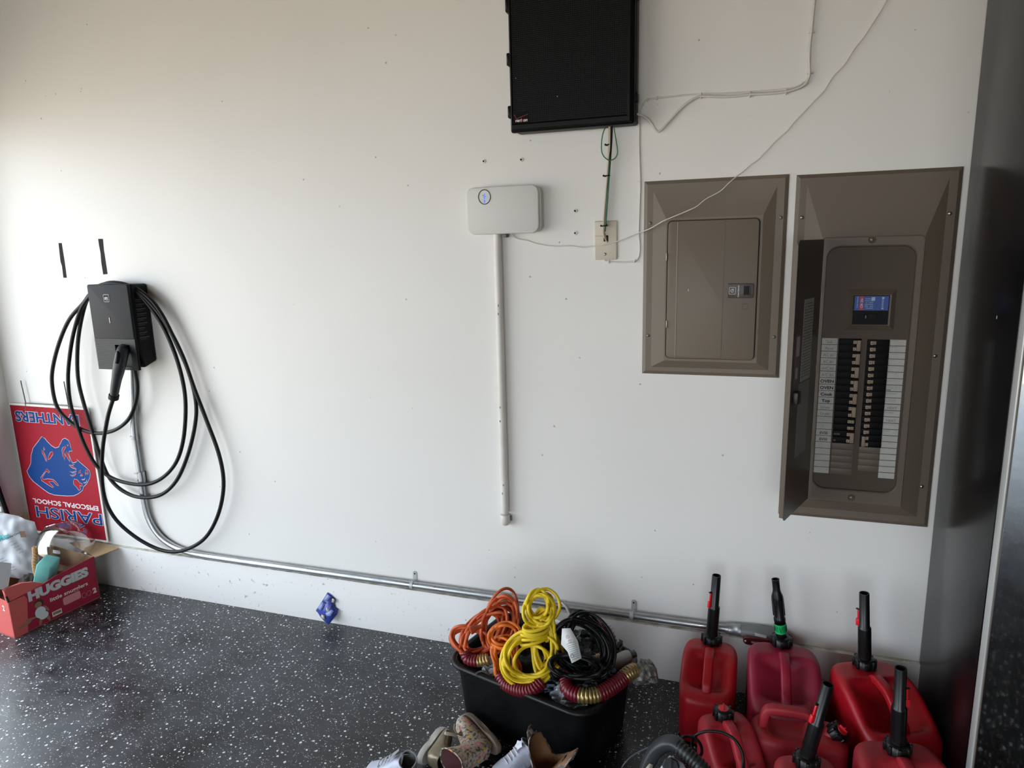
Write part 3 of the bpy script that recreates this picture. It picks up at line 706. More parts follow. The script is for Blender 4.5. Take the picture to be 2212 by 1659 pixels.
# ================================================================ breaker panels
def trim_cover(T, outer, base, top, yb, ym, yt, m, hole=None):
    """flat rim on the wall, then four slopes up to a raised platform. rects: x0,z0,x1,z1"""
    def ring(r, y): return [(r[0], y, r[1]), (r[2], y, r[1]), (r[2], y, r[3]), (r[0], y, r[3])]
    e = 0.004; o = outer
    rings = [ring(o, 0), ring(o, yb), ring((o[0] + e * 2.5, o[1] + e * 2.5, o[2] - e * 2.5, o[3] - e * 2.5), ym), ring(base, ym), ring(top, yt)]
    vs = sum(rings, []); F = []
    for l in range(len(rings) - 1):
        for i in range(4): F.append((l * 4 + i, l * 4 + (i + 1) % 4, l * 4 + 4 + (i + 1) % 4, l * 4 + 4 + i))
    mb = MB(); mb._add(vs, F, smooth=False)
    n = len(vs)
    if hole is None:
        mb._add(rings[-1], [(0, 1, 2, 3)], smooth=False)
    else:
        hx0, hz0, hx1, hz1, hr, yd = hole
        R = rrect(hx0, hz0, hx1, hz1, hr, 8)
        out = []
        cx, cz = (hx0 + hx1) / 2, (hz0 + hz1) / 2
        for (x, z) in R:
            # project radially on the platform rectangle
            dx, dz = x - cx, z - cz
            tx = ((top[2] - cx) if dx > 0 else (cx - top[0])) / abs(dx) if dx else 9
            tz = ((top[3] - cz) if dz > 0 else (cz - top[1])) / abs(dz) if dz else 9
            t = min(tx, tz); out.append((cx + dx * t, yt, cz + dz * t))
        k = len(R)
        inn = [(x, yt, z) for x, z in R]
        lip = [(cx + (x - cx) * 0.985, yt + 0.002, cz + (z - cz) * 0.99) for x, z in R]
        dep = [(cx + (x - cx) * 0.98, yd, cz + (z - cz) * 0.985) for x, z in R]
        AL = out + inn + lip + dep
        FF = []
        for l in range(3):
            for i in range(k): FF.append((l * k + i, l * k + (i + 1) % k, l * k + k + (i + 1) % k, l * k + k + i))
        mb._add(AL, FF, smooth=False)
        for c in ((top[0], top[1]), (top[2], top[1]), (top[2], top[3]), (top[0], top[3])):
            near = sorted(range(k), key=lambda i: (out[i][0] - c[0]) ** 2 + (out[i][2] - c[1]) ** 2)[:2]
            mb._add([out[near[0]], out[near[1]], (c[0], yt, c[1])], [(0, 1, 2)], smooth=False)
    return mb.build('cover', m, T, sharp=12)

def pscrew(T, px, py, y, r=0.0048, m=None):
    p = at(px, py, y)
    R = Matrix.Translation(p) @ Matrix.Rotation(radians(90), 4, 'X')
    s = MB().lathe([(0, 0.0036), (r * 0.5, 0.0033), (r * 0.85, 0.0018), (r, 0)], 14, R).build('screw', m or M_SCREW, T)
    MB().box((-.0035, -.0042, -.0006), (.0035, -.0032, .0006), M=Matrix.Translation(p) @ Matrix.Rotation(random.uniform(0, 3), 4, 'Y')).build('screw_slot', M_DARKSLOT, s)

def closed_panel():
    random.seed(2)
    a = at(1387, 806, 0); b = at(1705.5, 376, 0)
    o = (a.x, a.z, b.x, b.z)
    T = thing('breaker_panel', ((a.x + b.x) / 2, 0, a.z), 'smaller taupe breaker panel with its door shut and a dark latch', 'electrical panel')
    yt = -0.020; ym = -0.007
    d0 = at(1438, 772, yt); d1 = at(1642, 471, yt)
    base = (o[0] + .027, o[1] + .022, o[2] - .030, o[3] - .030)
    top = (d0.x - .006, d0.z - .010, d1.x + .008, d1.z + .008)
    x0, z0, x1, z1 = d0.x, d0.z, d1.x - .001, d1.z - .001
    trim_cover(T, o, base, top, -0.002, ym, yt + .001, M_TAUPE, hole=(x0 - .0025, z0 - .003, x1 + .0035, z1 + .0035, .014, yt + .012))
    MB().box((x0 - .003, yt + .011, z0 - .004), (x1 + .004, yt + .014, z1 + .004)).build('door_frame', mat('door_gap_shade', '#2a2622', .7), T)  # dark backing sheet that paints shade into the gap around the door
    mb = MB(); mb.prism(rrect(x0 + .001, z0, x1, z1, .012, 6), (0, -.0055, 0), O=(0, yt, 0), bev=.0012)
    door = mb.build('door', M_TAUPE, T)
    xa = at(1462, 600, yt).x; xb = at(1563, 600, yt).x
    yd = yt - .0055
    MB().box((xa - .0012, yd - .0009, z0 + .002), (xa + .0012, yd, z1 - .002)).build('door_crease', mat('crease_highlight', '#83796d', 0.4), door)  # strip in lighter taupe, the crease highlight put into its colour
    MB().box((xb - .0009, yd - .0005, z0 + .002), (xb + .0009, yd, z1 - .002)).build('door_crease', mat('crease_shade', '#4d463f', 0.5), door)  # strip in darker taupe, the crease shade put into its colour
    l0 = at(1571, 643.5, yd); l1 = at(1629, 612, yd)
    br = mat('dark_brown_plastic', '#3a302b', 0.42)
    L = MB(); L.prism(rrect(l0.x, l0.z, l1.x, l1.z, .003, 3), (0, -.003, 0), O=(0, yd, 0), bev=.001)
    lt = lab(L.build('latch', br, door), 'dark brown latch')
    w = l1.x - l0.x; h = l1.z - l0.z; yl = yd - .0034
    MB().box((l0.x + w * .62, yl - .0002, l0.z + h * .18), (l0.x + w * .88, yl + .001, l1.z - h * .18), .0004).build('latch_recess', M_DARKSLOT, lt)
    MB().tube([(l0.x + w * .66, yl - .0004, l0.z + h * .2), (l0.x + w * .84, yl - .0004, l0.z + h * .2), (l0.x + w * .86, yl - .0004, l0.z + h * .8)], .0008, 5).build('latch_edge', mat('brown_edge', '#6d6058', .4), lt)
    lg = MB(); cx, cz = l0.x + w * .19, (l0.z + l1.z) / 2
    lg.tube([(cx + p[0], yl, cz + p[1]) for p in rrect(-.0085, -.0095, .0085, .0095, .001, 2)], .0006, 5, closed=True)
    lg.tube([(cx + .0045 * cos(t), yl, cz + .0045 * sin(t)) for t in [radians(50 + 26 * k) for k in range(11)]], .0008, 5)
    lg.box((cx + .0004, yl - .0004, cz - .0012), (cx + .0012 + .0012, yl + .0002, cz + .0055)); lg.box((cx - .0004, yl - .0004, cz + .0034), (cx + .004, yl + .0002, cz + .0046)); lg.box((cx - .0012, yl - .0004, cz - .0012), (cx + .0036, yl + .0002, cz))
    lg.build('logo', M_WHITEINK, lt)
    text('Cutler-Hammer', (l0.x + w * .44, yl, l0.z + h * .05), (0, 0, 1), (-1, 0, 0), .0052, M_WHITEINK, lt, bold=.0001)
    k = at(1610, 662, yd)
    MB().tube([(k.x + p[0], yd - .0002, k.z + p[1]) for p in rrect(-.0075, -.0075, .0075, .0075, .004, 3)], .0005, 5, closed=True).build('knockout', mat('crease_shade', '#4d463f', 0.5), door)
    for py in (555, 700):
        p = at(1440.5, py, yt - .004)
        MB().box((p.x - .002, yt - .009, p.z - .011), (p.x + .001, yt - .002, p.z + .011), .0008).build('hinge', mat('worn_hinge', '#b3a790', .4, metal=.4), door)
    for px, py in ((1405, 482), (1687, 470), (1400, 725), (1672.5, 728)): pscrew(T, px, py, ym)
    sp = MB()
    for px, py, h in ((1487, 627, .006),):
        p = at(px, py, yd); sp.box((p.x - .0008, yd - .0004, p.z - .003), (p.x + .0008, yd, p.z + .003))
    sp.build('paint_speck', M_WHITEINK, door)
closed_panel()

def open_panel():
    random.seed(7)
    a = at(1679.5, 1107, 0); b = at(2081.5, 361, 0); tl = at(1722, 377, 0); brr = at(2000.5, 1137, 0)
    x0, x1 = tl.x - .001, b.x; z0 = (a.z + brr.z) / 2 - .002; z1 = (tl.z + b.z) / 2
    o = (x0, z0, x1, z1)
    T = thing('breaker_panel', ((x0 + x1) / 2, 0, z0), 'taller taupe breaker panel with door swung open showing rows of breakers and paper labels', 'electrical panel')
    yt = -0.023; ym = -0.007
    c0 = at(1742, 1083, yt); c1 = at(2000, 508, yt); e = at(1777, 514, yt); f = at(1944, 1092, yt)
    fx0, fx1 = (c0.x + e.x) / 2, (c1.x + f.x) / 2
    fz0, fz1 = (c0.z + f.z) / 2, (c1.z + e.z) / 2
    base = (o[0] + .027, o[1] + .030, o[2] - .030, o[3] - .026)
    top = (fx0, fz0, fx1, fz1)
    # opening of the dead front
    g0 = at(1783, 1000, yt); g1 = at(1983, 530, yt); g2 = at(1944, 1060, yt); g3 = at(1860, 1063, yt); g4 = at(1785, 560, yt)
    hx0 = (at(1784, 600, yt).x + at(1755, 1010, yt).x) / 2; hx1 = (at(1983, 570, yt).x + at(1938, 1020, yt).x) / 2
    hz1 = at(1880, 529, yt).z; hz0 = at(1845, 1063, yt).z
    yd = -0.014
    trim_cover(T, o, base, (fx0 - .001, fz0 - .001, fx1 + .001, fz1 + .001), -.002, ym, yt, M_TAUPE_SHADED, hole=(hx0, hz0, hx1, hz1, .032, yd))
    MB().tube([(p[0], yt - .0002, p[1]) for p in rrect(fx0, fz0, fx1, fz1, .010, 4)], .0016, 6, closed=True).build('cover_bead', M_TAUPE_SHADED, T)
    # dead front with a main breaker window
    df = MB().box((hx0 - .002, yd, hz0 - .002), (hx1 + .002, yd + .004, hz1 + .002)).build('dead_front', M_TAUPE_DEEPSHADE, T)
    w0 = at(1839, 699, yd); w1 = at(1921, 637, yd)
    wx0, wx1 = (at(1843, 640, yd).x + at(1839, 698, yd).x) / 2, (at(1921, 638, yd).x + at(1916, 700, yd).x) / 2
    wz1, wz0 = at(1880, 637.5, yd).z, at(1878, 700, yd).z
    mb = MB(); q = .017
    R0 = [(wx0 - q, yd, wz0 - q), (wx1 + q, yd, wz0 - q), (wx1 + q, yd, wz1 + q), (wx0 - q, yd, wz1 + q)]
    R1 = [(wx0 - .004, yd - .012, wz0 - .003), (wx1 + .004, yd - .012, wz0 - .003), (wx1 + .004, yd - .012, wz1 + .003), (wx0 - .004, yd - .012, wz1 + .003)]
    R2 = [(wx0, yd - .010, wz0), (wx1, yd - .010, wz0), (wx1, yd - .010, wz1), (wx0, yd - .010, wz1)]
    mb._add(R0 + R1 + R2, [(i + l * 4, (i + 1) % 4 + l * 4, (i + 1) % 4 + l * 4 + 4, i + l * 4 + 4) for l in range(2) for i in range(4)], smooth=False)
    mb.build('window_surround', M_TAUPE_SHADED, df, sharp=10)
    W = wx1 - wx0; H = wz1 - wz0; yb = yd - .009
    mbk = MB().box((wx0, yb, wz0), (wx1, yd, wz1)).build('main_breaker', mat('breaker_black', '#080a10', .5, spec=.12), T)
    ls = MB().box((wx0 + .003, yb - .0006, wz0 + H * .50), (wx1 - .002, yb, wz1 - .002)).build('sticker', mat('sticker_blue', '#1d4a9c', .5), mbk)
    rx = wx0 + W * .18
    MB().box((rx, yb - .001, wz0 + H * .50), (rx + W * .10, yb - .0005, wz1 - .002)).build('sticker_band', mat('sticker_red', '#b3243a', .5), ls)
    wi = mat('sticker_print', '#b9c7dd', .6)
    yy = yb - .0012
    text('CSR 25k', (rx + W * .085, yy, wz0 + H * .56), UZ, (-1, 0, 0), .0075, wi, ls, bold=.0002)
    text('Cutler-Hammer', (wx0 + W * .13, yy, wz0 + H * .57), UZ, (-1, 0, 0), .0048, wi, ls)
    pr = MB()
    for k in range(7):
        x = wx0 + W * (.33 + k * .035); n = random.choice((.28, .34, .40))
        for j in range(6):
            if random.random() < .8: pr.box((x, yy, wz0 + H * (.54 + j * .065)), (x + W * .012, yy + .0004, wz0 + H * (.54 + j * .065 + .04)))
    for k in range(9):
        pr.box((wx0 + W * .79, yy, wz0 + H * (.56 + k * .036)), (wx0 + W * .84, yy + .0004, wz0 + H * (.575 + k * .036)))
    pr.box((wx0 + W * .50, yy, wz0 + H * .82), (wx0 + W * .60, yy + .0004, wz0 + H * .94)); pr.box((wx0 + W * .79, yy, wz0 + H * .88), (wx0 + W * .85, yy + .0004, wz0 + H * .94)); pr.box((wx0 + W * .79, yy, wz0 + H * .53), (wx0 + W * .85, yy + .0004, wz0 + H * .57))
    pr.build('sticker_print', wi, ls)
    MB().box((wx0 + W * .02, yb - .0012, wz0 + H * .485), (wx1 - W * .02, yb, wz0 + H * .50)).build('breaker_ridge', mat('ridge_grey', '#3c4152', .4), mbk)
    tg = MB().box((wx0 + W * .40, yb - .003, wz0 + H * .17), (wx0 + W * .68, yb, wz0 + H * .37), .0008).build('toggle_slot', M_DARKSLOT, mbk)
    MB().box((wx0 + W * .33, yb - .010, wz0 + H * .20), (wx0 + W * .40, yb, wz0 + H * .34), .001).build('toggle', mat('toggle_dark', '#23242a', .4), mbk)
    # columns of breakers.  px fits of the rows on the dead front plane
    yL = yd - .0008
    TLa, BLa = at(1776, 730, yL), at(1757, 1022, yL)      # left label column, left edge
    lx0 = (TLa.x + BLa.x) / 2; lw = at(1809.5, 735, yL).x - at(1775.5, 735, yL).x
    ztop = (at(1776, 730, yL).z + at(1792, 730.5, yL).z) / 2
    zbot = at(1772, 1022, yL).z
    pitch = (ztop - zbot) / 21
    colL0 = at(1811, 760, yL).x; colL1 = at(1859, 760, yL).x
    colR0 = at(1872, 760, yL).x; colR1 = at(1920, 760, yL).x
    rx0 = at(1921, 740, yL).x; rx1 = at(1957.5, 740, yL).x
    ztr = at(1940, 734, yL).z; zbr = at(1918, 1035, yL).z; pitr = (ztr - zbr) / 22
    paper = mat('paper_label', '#b9b9b3', .7, var=.12, vscale=40)
    faint = mat('pencil', '#7d7c78', .8)
    bcol = mat('breaker_case', '#060608', .55, spec=.12)
    tog = mat('toggle_tan', '#8f7a66', .5); tog2 = mat('toggle_tan_light', '#a9967f', .5)
    def scribble(par, x, z, w, n, m, h=.0012, th=.00025):
        mb = MB()
        for r in range(n):
            pts = []; k = int(w / .0012)
            for i in range(max(4, k)):
                pts.append((x + w * i / max(3, k - 1), yL - .0008, z - r * .0032 + (random.random() - .5) * h * 2))
            mb.tube(pts, th, 4)
        mb.build('writing', m, par)
    left = {0: ('Sub', faint), 1: ('Panel', faint), 2: ('AC #1', faint), 3: ('AC #1', faint), 4: ('A/C #2', faint), 5: ('A/C #2', faint), 6: ('OVEN', M_BLACKINK), 7: ('OVEN', M_BLACKINK), 8: ('Cook', M_BLACKINK), 9: ('Top', M_BLACKINK), 10: ('Dryer', faint), 11: ('Dryer', faint), 14: ('EVSE', M_BLACKINK), 15: ('EVSE', M_BLACKINK)}
    for i in range(21):
        zt = ztop - i * pitch
        L = MB().box((lx0, yL - .0004, zt - pitch * .92), (lx0 + lw, yL, zt)).build('paper_label', paper, T)
        if i in left:
            s, m = left[i]; bold = m is M_BLACKINK
            big = 6 <= i <= 9
            text(s, (lx0 + lw * .5, yL - .0007, zt - pitch * .72), UX, UZ, pitch * (.62 if big else .55), m, L, 'writing', align='CENTER', bold=.0004 if big else (.00015 if bold else 0), xs=1.12 if big else 1.0)
        elif i in (12, 13): scribble(L, lx0 + .002, zt - .004, lw * .45, 3, faint)
    for i in range(22):
        zt = ztr - i * pitr
        L = MB().box((rx0, yL - .0004, zt - pitr * .90), (rx1, yL, zt)).build('paper_label', paper, T)
        if i in (10, 12): text('HEAT', ((rx0 + rx1) / 2, yL - .0007, zt - pitr * .75), UX, UZ, pitr * .55, faint, L, 'writing', align='CENTER')
        elif i < 15: scribble(L, rx0 + .002, zt - .0035, (rx1 - rx0) * random.uniform(.4, .75), random.choice((1, 2, 2, 3)) if i > 3 else 1, faint)
        if i == 7: MB().box((rx0 + .002, yL - .0008, zt - pitr * .78), (rx0 + .013, yL, zt - pitr * .70)).build('writing', M_BLACKINK, L)
    yB = yd - .004
    def breaker(xa, xb, z1_, n, pit, side):
        zb_ = z1_ - n * pit
        mb = MB()
        for k in range(n): mb.box((xa, yB, z1_ - (k + 1) * pit + .0005), (xb, yd + .001, z1_ - k * pit - .0004), .0004)
        B = mb.build('breaker', bcol, T)
        for k in range(n):
            zc = z1_ - (k + .5) * pit
            if side < 0:      # handle near the right end of the left column
                xh = xb - .0125
                MB().box((xh - .008, yB - .006, zc - pit * .24), (xh, yB, zc + pit * .24), .0006).build('toggle', tog2, B)
            else:
                xh = xa + .0065
                MB().box((xh, yB - .0075, zc - pit * .28), (xh + .007, yB, zc + pit * .28), .0006).build('toggle', tog2, B)
                MB().box((xh + .007, yB - .004, zc - pit * .27), (xh + .0145, yB, zc + pit * .27), .0006).build('toggle', tog, B)
            MB().box((xh - .0058 if side < 0 else xh + .0025, yB - (.0064 if side < 0 else .0079), zc - pit * .12), (xh - .0040 if side < 0 else xh + .0048, yB - .005, zc + pit * .12)).build('toggle_mark', mat('toggle_mark', '#5d2f26', .6), B)
        if side < 0:
            xh = xb - .0125
            if n == 2: MB().box((xh, yB - .009, zb_ + pit * .22), (xh + .0105, yB, z1_ - pit * .2), .0008).build('toggle_tie', tog, B)
            else: MB().box((xh, yB - .007, zb_ + pit * .25), (xh + .0085, yB, z1_ - pit * .25), .0008).build('toggle_tie', tog, B)
        elif n == 2:
            MB().box((xa + .003, yB - .010, zb_ + pit * .22), (xa + .0115, yB, z1_ - pit * .15), .0008).build('toggle_tie', tog, B)
        return B
    z = ztop
    for n in (2, 2, 2, 2, 2, 2, 1, 1, 2):
        B = breaker(colL0, colL1, z, n, pitch, -1); z -= n * pitch
    for k in (0, 1):
        zz = z + pitch * (1.3 if k == 0 else .3); pm = MB()
        for q_ in range(5 if k == 0 else 2): pm.box((colL0 + .003 + q_ * .0032, yB - .0005, zz), (colL0 + .0045 + q_ * .0032, yB + .0005, zz + .005))
        pm.build('breaker_print', mat('print_grey', '#777777', .6), B)
    zL = z
    z = ztr
    for n in (1,) * 15 + (2,): breaker(colR0, colR1, z, n, pitr, 1); z -= n * pitr
    # blank filler plates
    ln = mat('filler_line', '#3d3731', .6)
    for (xa, xb, zz, pit, n) in ((colL0, colL1, zL, pitch, 5), (colR0, colR1, z, pitr, 4)):
        for k in range(n):
            MB().box((xa + .0004, yd - .0008, zz - (k + 1) * pit + .0006), (xb, yd, zz - k * pit - .0006), .0002).build('filler_plate', M_TAUPE_SHADED, T)
    # screws
    scd = mat('screw_taupe', '#8d8577', .4, metal=.6)
    for px, py, y in ((1732.5, 470, ym), (2052, 461, ym), (2020, 769, ym), (1991, 1051, ym)): pscrew(T, px, py, y, .0052)
    for px, py in ((1884, 517.5), (1839, 1075)):
        p = at(px, py, yt)
        MB().lathe([(.0095, 0), (.0085, .0012), (.0065, .0004)], 18, Matrix.Translation(p) @ Matrix.Rotation(radians(90), 4, 'X')).build('screw_washer', M_TAUPE_DEEPSHADE, T)
        pscrew(T, px, py, yt, .0058, scd)
    # open door
    ht = V(fx0 + .002, yt - .004, fz1 - .004); hb = V(fx0 + .002, yt - .004, fz0 + .006)
    fb = atz(1690, 1131, hb.z - .004)
    d = fb - hb; d.z = 0
    wd = min(d.length, .275); d.normalize()
    nrm = V(-d.y, d.x, 0)       # inside face normal
    if nrm.x < 0 and False: nrm = -nrm
    H2 = ht.z - hb.z
    O = V(hb.x, hb.y, hb.z)
    # door plate with rolled outer lip
    mb = MB(); mb.prism([(0, 0), (wd - .012, 0), (wd - .004, .004), (wd, .012), (wd, H2 - .012), (wd - .004, H2 - .004), (wd - .012, H2), (0, H2)], nrm * .0015, O=O, U=d, W=UZ)
    door = mb.build('door', mat('door_inner', '#4e453c', .4, bump=.1, bscale=350), T)
    s = 1 if nrm.dot(CPOS - O) > 0 else -1
    nn = nrm * s
    lip = MB(); lip.prism([(wd - .0015, .010), (wd, .010), (wd, H2 - .010), (wd - .0015, H2 - .010)], -nn * .010, O=O, U=d, W=UZ); lip.build('door_lip', M_TAUPE_SHADED, door)
    off = nn * (.0019 if s > 0 else .0004)
    def dlabel(u0, u1, v0, v1, m, nm='paper_label', t=.0004, par=None, extra=0):
        return MB().prism([(u0, v0), (u1, v0), (u1, v1), (u0, v1)], nn * t, O=O + off + nn * extra, U=d, W=UZ).build(nm, m, par or door)
    l1 = dlabel(wd * .28, wd * .66, H2 * .50, H2 * .795, mat('door_label_grey', '#a5a49a', .6, col2='#8f8e85', vscale=120))
    l2 = dlabel(wd * .28, wd * .70, H2 * .22, H2 * .495, mat('door_label_grey2', '#85807a', .6, var=.15, vscale=90))
    l3 = dlabel(wd * .74, wd * .90, H2 * .50, H2 * .68, mat('door_label_dark', '#6d5b5d', .6))
    mb = MB(); dk = mat('label_line', '#4c4844', .7)
    for k in range(26): mb.prism([(wd * .30, H2 * (.515 + k * .0105)), (wd * .64, H2 * (.515 + k * .0105)), (wd * .64, H2 * (.517 + k * .0105)), (wd * .30, H2 * (.517 + k * .0105))], nn * .0002, O=O + off + nn * .0004, U=d, W=UZ)
    mb.build('label_print', dk, l1)
    mb = MB()
    for k in range(5): mb.prism([(wd * (.76 + k * .024), H2 * .60), (wd * (.772 + k * .024), H2 * .60), (wd * (.772 + k * .024), H2 * .67), (wd * (.76 + k * .024), H2 * .67)], nn * .0002, O=O + off + nn * .0004, U=d, W=UZ)
    mb.prism([(wd * .78, H2 * .52), (wd * .86, H2 * .52), (wd * .86, H2 * .56), (wd * .78, H2 * .56)], nn * .0002, O=O + off + nn * .0004, U=d, W=UZ)
    mb.build('label_print', mat('label_print_pale', '#aaa09f', .7), l3)
    q = O + d * wd * .86 + UZ * H2 * .455 + off
    lt = MB(); lt.box((-.014, -.014, -.016), (.014, 0, .016), .002, M=Matrix.Translation(q) @ Matrix(((d.x, -nn.x, 0, 0), (d.y, -nn.y, 0, 0), (0, 0, 1, 0), (0, 0, 0, 1))))
    lt.build('door_latch', mat('latch_dark', '#2a2523', .4), door)
    for v in (.22, .52, .83):
        p = O + UZ * H2 * v
        MB().box((p.x - .002, p.y - .003, p.z - .011), (p.x + .002, p.y + .002, p.z + .011), .0006).build('hinge', mat('hinge_taupe', '#857a6e', .4, metal=.3), door)
open_panel()

# ================================================================ tall black cabinet on the right
def cabinet():
    X = 0.5357; yf = -0.485
    T = thing('refrigerator', (X + .4, -.24, 0), 'tall glossy black refrigerator beside the wall with a silver door edge, right of the panels', 'refrigerator')
    gl = mat('gloss_black_side', '#0e0d0f', 0.24, spec=0.24, rvar=.03, vscale=5)
    MB().box((X, yf + .034, 0.01), (X + .80, -.006, 2.35), .004).build('cabinet', gl, T)
    m, N, L, b = node_mat('dark_mirror_finish')
    b.inputs['Base Color'].default_value = lin('#a6a9ab'); b.inputs['Metallic'].default_value = 1.0; b.inputs['Roughness'].default_value = 0.06
    tc = N.new('ShaderNodeTexCoord'); bp = N.new('ShaderNodeBump'); bp.inputs['Strength'].default_value = 0.08; bp.inputs['Distance'].default_value = .001
    L.new(noise(N, L, tc.outputs['Object'], 60, 2), bp.inputs['Height']); L.new(bp.outputs[0], b.inputs['Normal'])
    MB().box((X + .004, yf - .006, .04), (X + .80, yf + .005, 2.33), .001).build('door', m, T)
    al = mat('brushed_edge', '#bcbcba', .4, metal=.3)
    MB().box((X - .0005, yf, .04), (X + .010, yf + .030, 2.33), .002).build('door_edge', al, T)
    MB().box((X + .002, yf - .0015, .04), (X + .006, yf + .001, 2.33)).build('door_gasket', mat('gasket_grey', '#77726a', .6), T)
    MB().box((X + .002, yf + .030, .04), (X + .7, yf + .036, 2.33)).build('door_seal', M_DARKSLOT, T)
    sp = MB()
    p = atx(2153, 685, X - .0004); sp.box((p.x, p.y - .001, p.z - .004), (p.x + .001, p.y + .0012, p.z + .003), .0004)
    sp.build('paint_speck', M_WHITEINK, T)
cabinet()

# ================================================================ corner on the left: sign, diaper box and contents
def yard_sign():
    ys = -0.016
    A, Bp, Cp, Dp = at(15, 871, ys), at(184, 880, ys), at(238, 1169, ys), at(73, 1154, ys)
    x0, x1 = (A.x + Dp.x) / 2, (Bp.x + Cp.x) / 2
    T = thing('yard_sign', ((x0 + x1) / 2, ys, Cp.z), 'red school yard sign with blue panther head, upside down in the left corner', 'yard sign')
    # face frame: U from left to right edge, W upwards, thickness towards the viewer
    z0, z1 = (Cp.z + Dp.z) / 2 + .002, (A.z + Bp.z) / 2
    MB().box((x0, ys, z0), (x1, ys + .004, z1)).build('panel', mat('sign_white', '#d9d5d0', .5), T)
    e = .009
    MB().box((x0 + e * .4, ys - .0006, z0 + e), (x1 - e * .9, ys, z1 - e)).build('printed_face', mat('sign_red', '#941a29', .6, spec=.15, var=.10, vscale=4), T)
    blue = mat('sign_blue', '#0c3a76', .6, spec=.15); wh = mat('sign_print_white', '#d5cfd3', .6)
    yy = ys - .0008
    def ptxt(s, pxr, pyr, pxl, pyl, size, m, m2=None, bold=0, yo=0, nm='lettering'):
        """upside-down line: starts at right pixel, ends at left pixel; baseline is the upper edge"""
        a = at(pxr, pyr, yy); b = at(pxl, pyl, yy)
        U = V(-1, 0, 0); W = V(0, 0, -1)
        # measure and fit width
        o = text(s, (a.x, yy, a.z), U, W, size, m, T, nm, bold=bold)
        xs = [ (world_m(T) @ v.co).x for v in o.data.vertices]; w = max(xs) - min(xs); k = abs(a.x - b.x) / w
        bpy.data.objects.remove(o)
        if m2: text(s, (a.x, yy, a.z), U, W, size, m2, T, nm + '_outline', bold=bold + .0016, xs=k)
        text(s, (a.x, yy - .0005, a.z), U, W, size, m, T, nm, bold=bold, xs=k)
    # PANTHERS baseline at the letters' upper edge in the picture
    zc = lambda px, py: at(px, py, yy).z
    ptxt('PANTHERS', 170, 898, 34, 896, .062, blue, wh, .0018)
    ptxt('EPISCOPAL SCHOOL', 213, 1094, 72, 1080, .030, wh, None, .0006)
    ptxt('PARISH', 222, 1112, 80, 1098, .072, blue, wh, .0006)
    K = 4.254; ox, oy = 0, 850
    def pp(L): return [at(ox + x / K, oy + y / K, yy) for x, y in L]
    head = [(385, 395), (345, 450), (305, 500), (288, 570), (285, 640), (270, 675), (248, 712), (272, 765), (310, 810), (400, 880), (450, 915), (500, 932), (560, 938), (620, 942), (680, 940), (720, 922), (760, 890), (770, 855), (800, 830), (815, 800), (828, 770), (833, 735), (820, 705), (790, 678), (745, 640), (718, 615), (708, 600), (710, 625), (690, 635), (668, 640), (655, 610), (640, 570), (632, 545), (640, 530), (668, 530), (650, 490), (645, 460), (630, 430), (600, 411), (575, 420), (558, 455), (540, 492), (510, 500), (475, 480), (440, 445), (410, 410)]
    P = pp(head)
    mb = MB(); mb.prism([(p.x, p.z) for p in P], (0, -.0004, 0), O=(0, yy, 0))
    em = mb.build('emblem', blue, T)
    MB().tube([p + V(0, -.0004, 0) for p in P], .0011, 6, closed=True).build('emblem_outline', wh, em)
    red = mat('sign_red', '#b12334')
    det = [[(405, 490), (415, 515), (408, 522), (400, 505)], [(383, 512), (400, 530), (425, 580), (433, 625), (425, 620), (410, 580), (390, 545)], [(492, 528), (488, 560), (462, 600), (442, 608), (445, 580), (465, 540)],
           [(432, 690), (460, 720), (450, 730), (430, 712), (412, 735), (390, 770), (400, 790), (440, 782), (490, 790), (520, 815), (542, 850), (520, 840), (490, 808), (450, 810), (495, 858), (488, 866), (430, 830), (385, 800), (376, 770), (405, 730)],
           [(600, 482), (608, 490), (585, 530), (600, 570), (598, 612), (580, 570), (570, 520), (580, 495)], [(612, 530), (630, 560), (645, 600), (645, 628), (620, 590), (600, 560)], [(625, 465), (632, 475), (625, 482), (617, 472)],
           [(635, 655), (660, 660), (690, 650), (668, 665), (702, 692), (705, 698), (670, 685), (650, 672)], [(643, 715), (670, 722), (706, 710), (700, 725), (668, 730)], [(645, 748), (672, 750), (703, 735), (695, 752), (668, 760)],
           [(745, 700), (740, 730), (722, 730), (730, 712)], [(765, 735), (762, 755), (738, 757), (745, 745)], [(790, 700), (805, 705), (815, 735), (808, 745), (800, 725), (792, 748), (786, 735)],
           [(752, 790), (780, 785), (785, 775), (778, 792), (760, 796)], [(768, 822), (795, 812), (803, 785), (800, 812), (785, 826)],
           [(685, 785), (710, 790), (735, 820), (760, 830), (758, 852), (735, 845), (745, 880), (728, 892), (705, 860), (680, 835), (676, 805)]]
    for d in det:
        Q = pp(d); db = MB(); db.prism([(p.x, p.z) for p in Q], (0, -.0004, 0), O=(0, yy - .0003, 0)); db.tube([p + V(0, -.0009, 0) for p in Q], .0007, 5, closed=True, mi=1)
        db.build('emblem_detail', [red, wh], em)
    # wire stake legs sticking up and cross wire
    wm = mat('stake_wire', '#5a5d5c', .5, metal=.6)
    st = MB(); st.tube([at(44.5, 822, ys), at(55, 868, ys), at(56, 900, ys + .002)], .0022, 6).tube([at(138, 824, ys), at(148, 876, ys), at(149, 900, ys + .002)], .0022, 6).tube([at(54, 870.5, ys - .001), at(150, 876, ys - .001)], .0022, 6)
    st.build('wire_stake', wm, T)
    dr = MB(); random.seed(4)
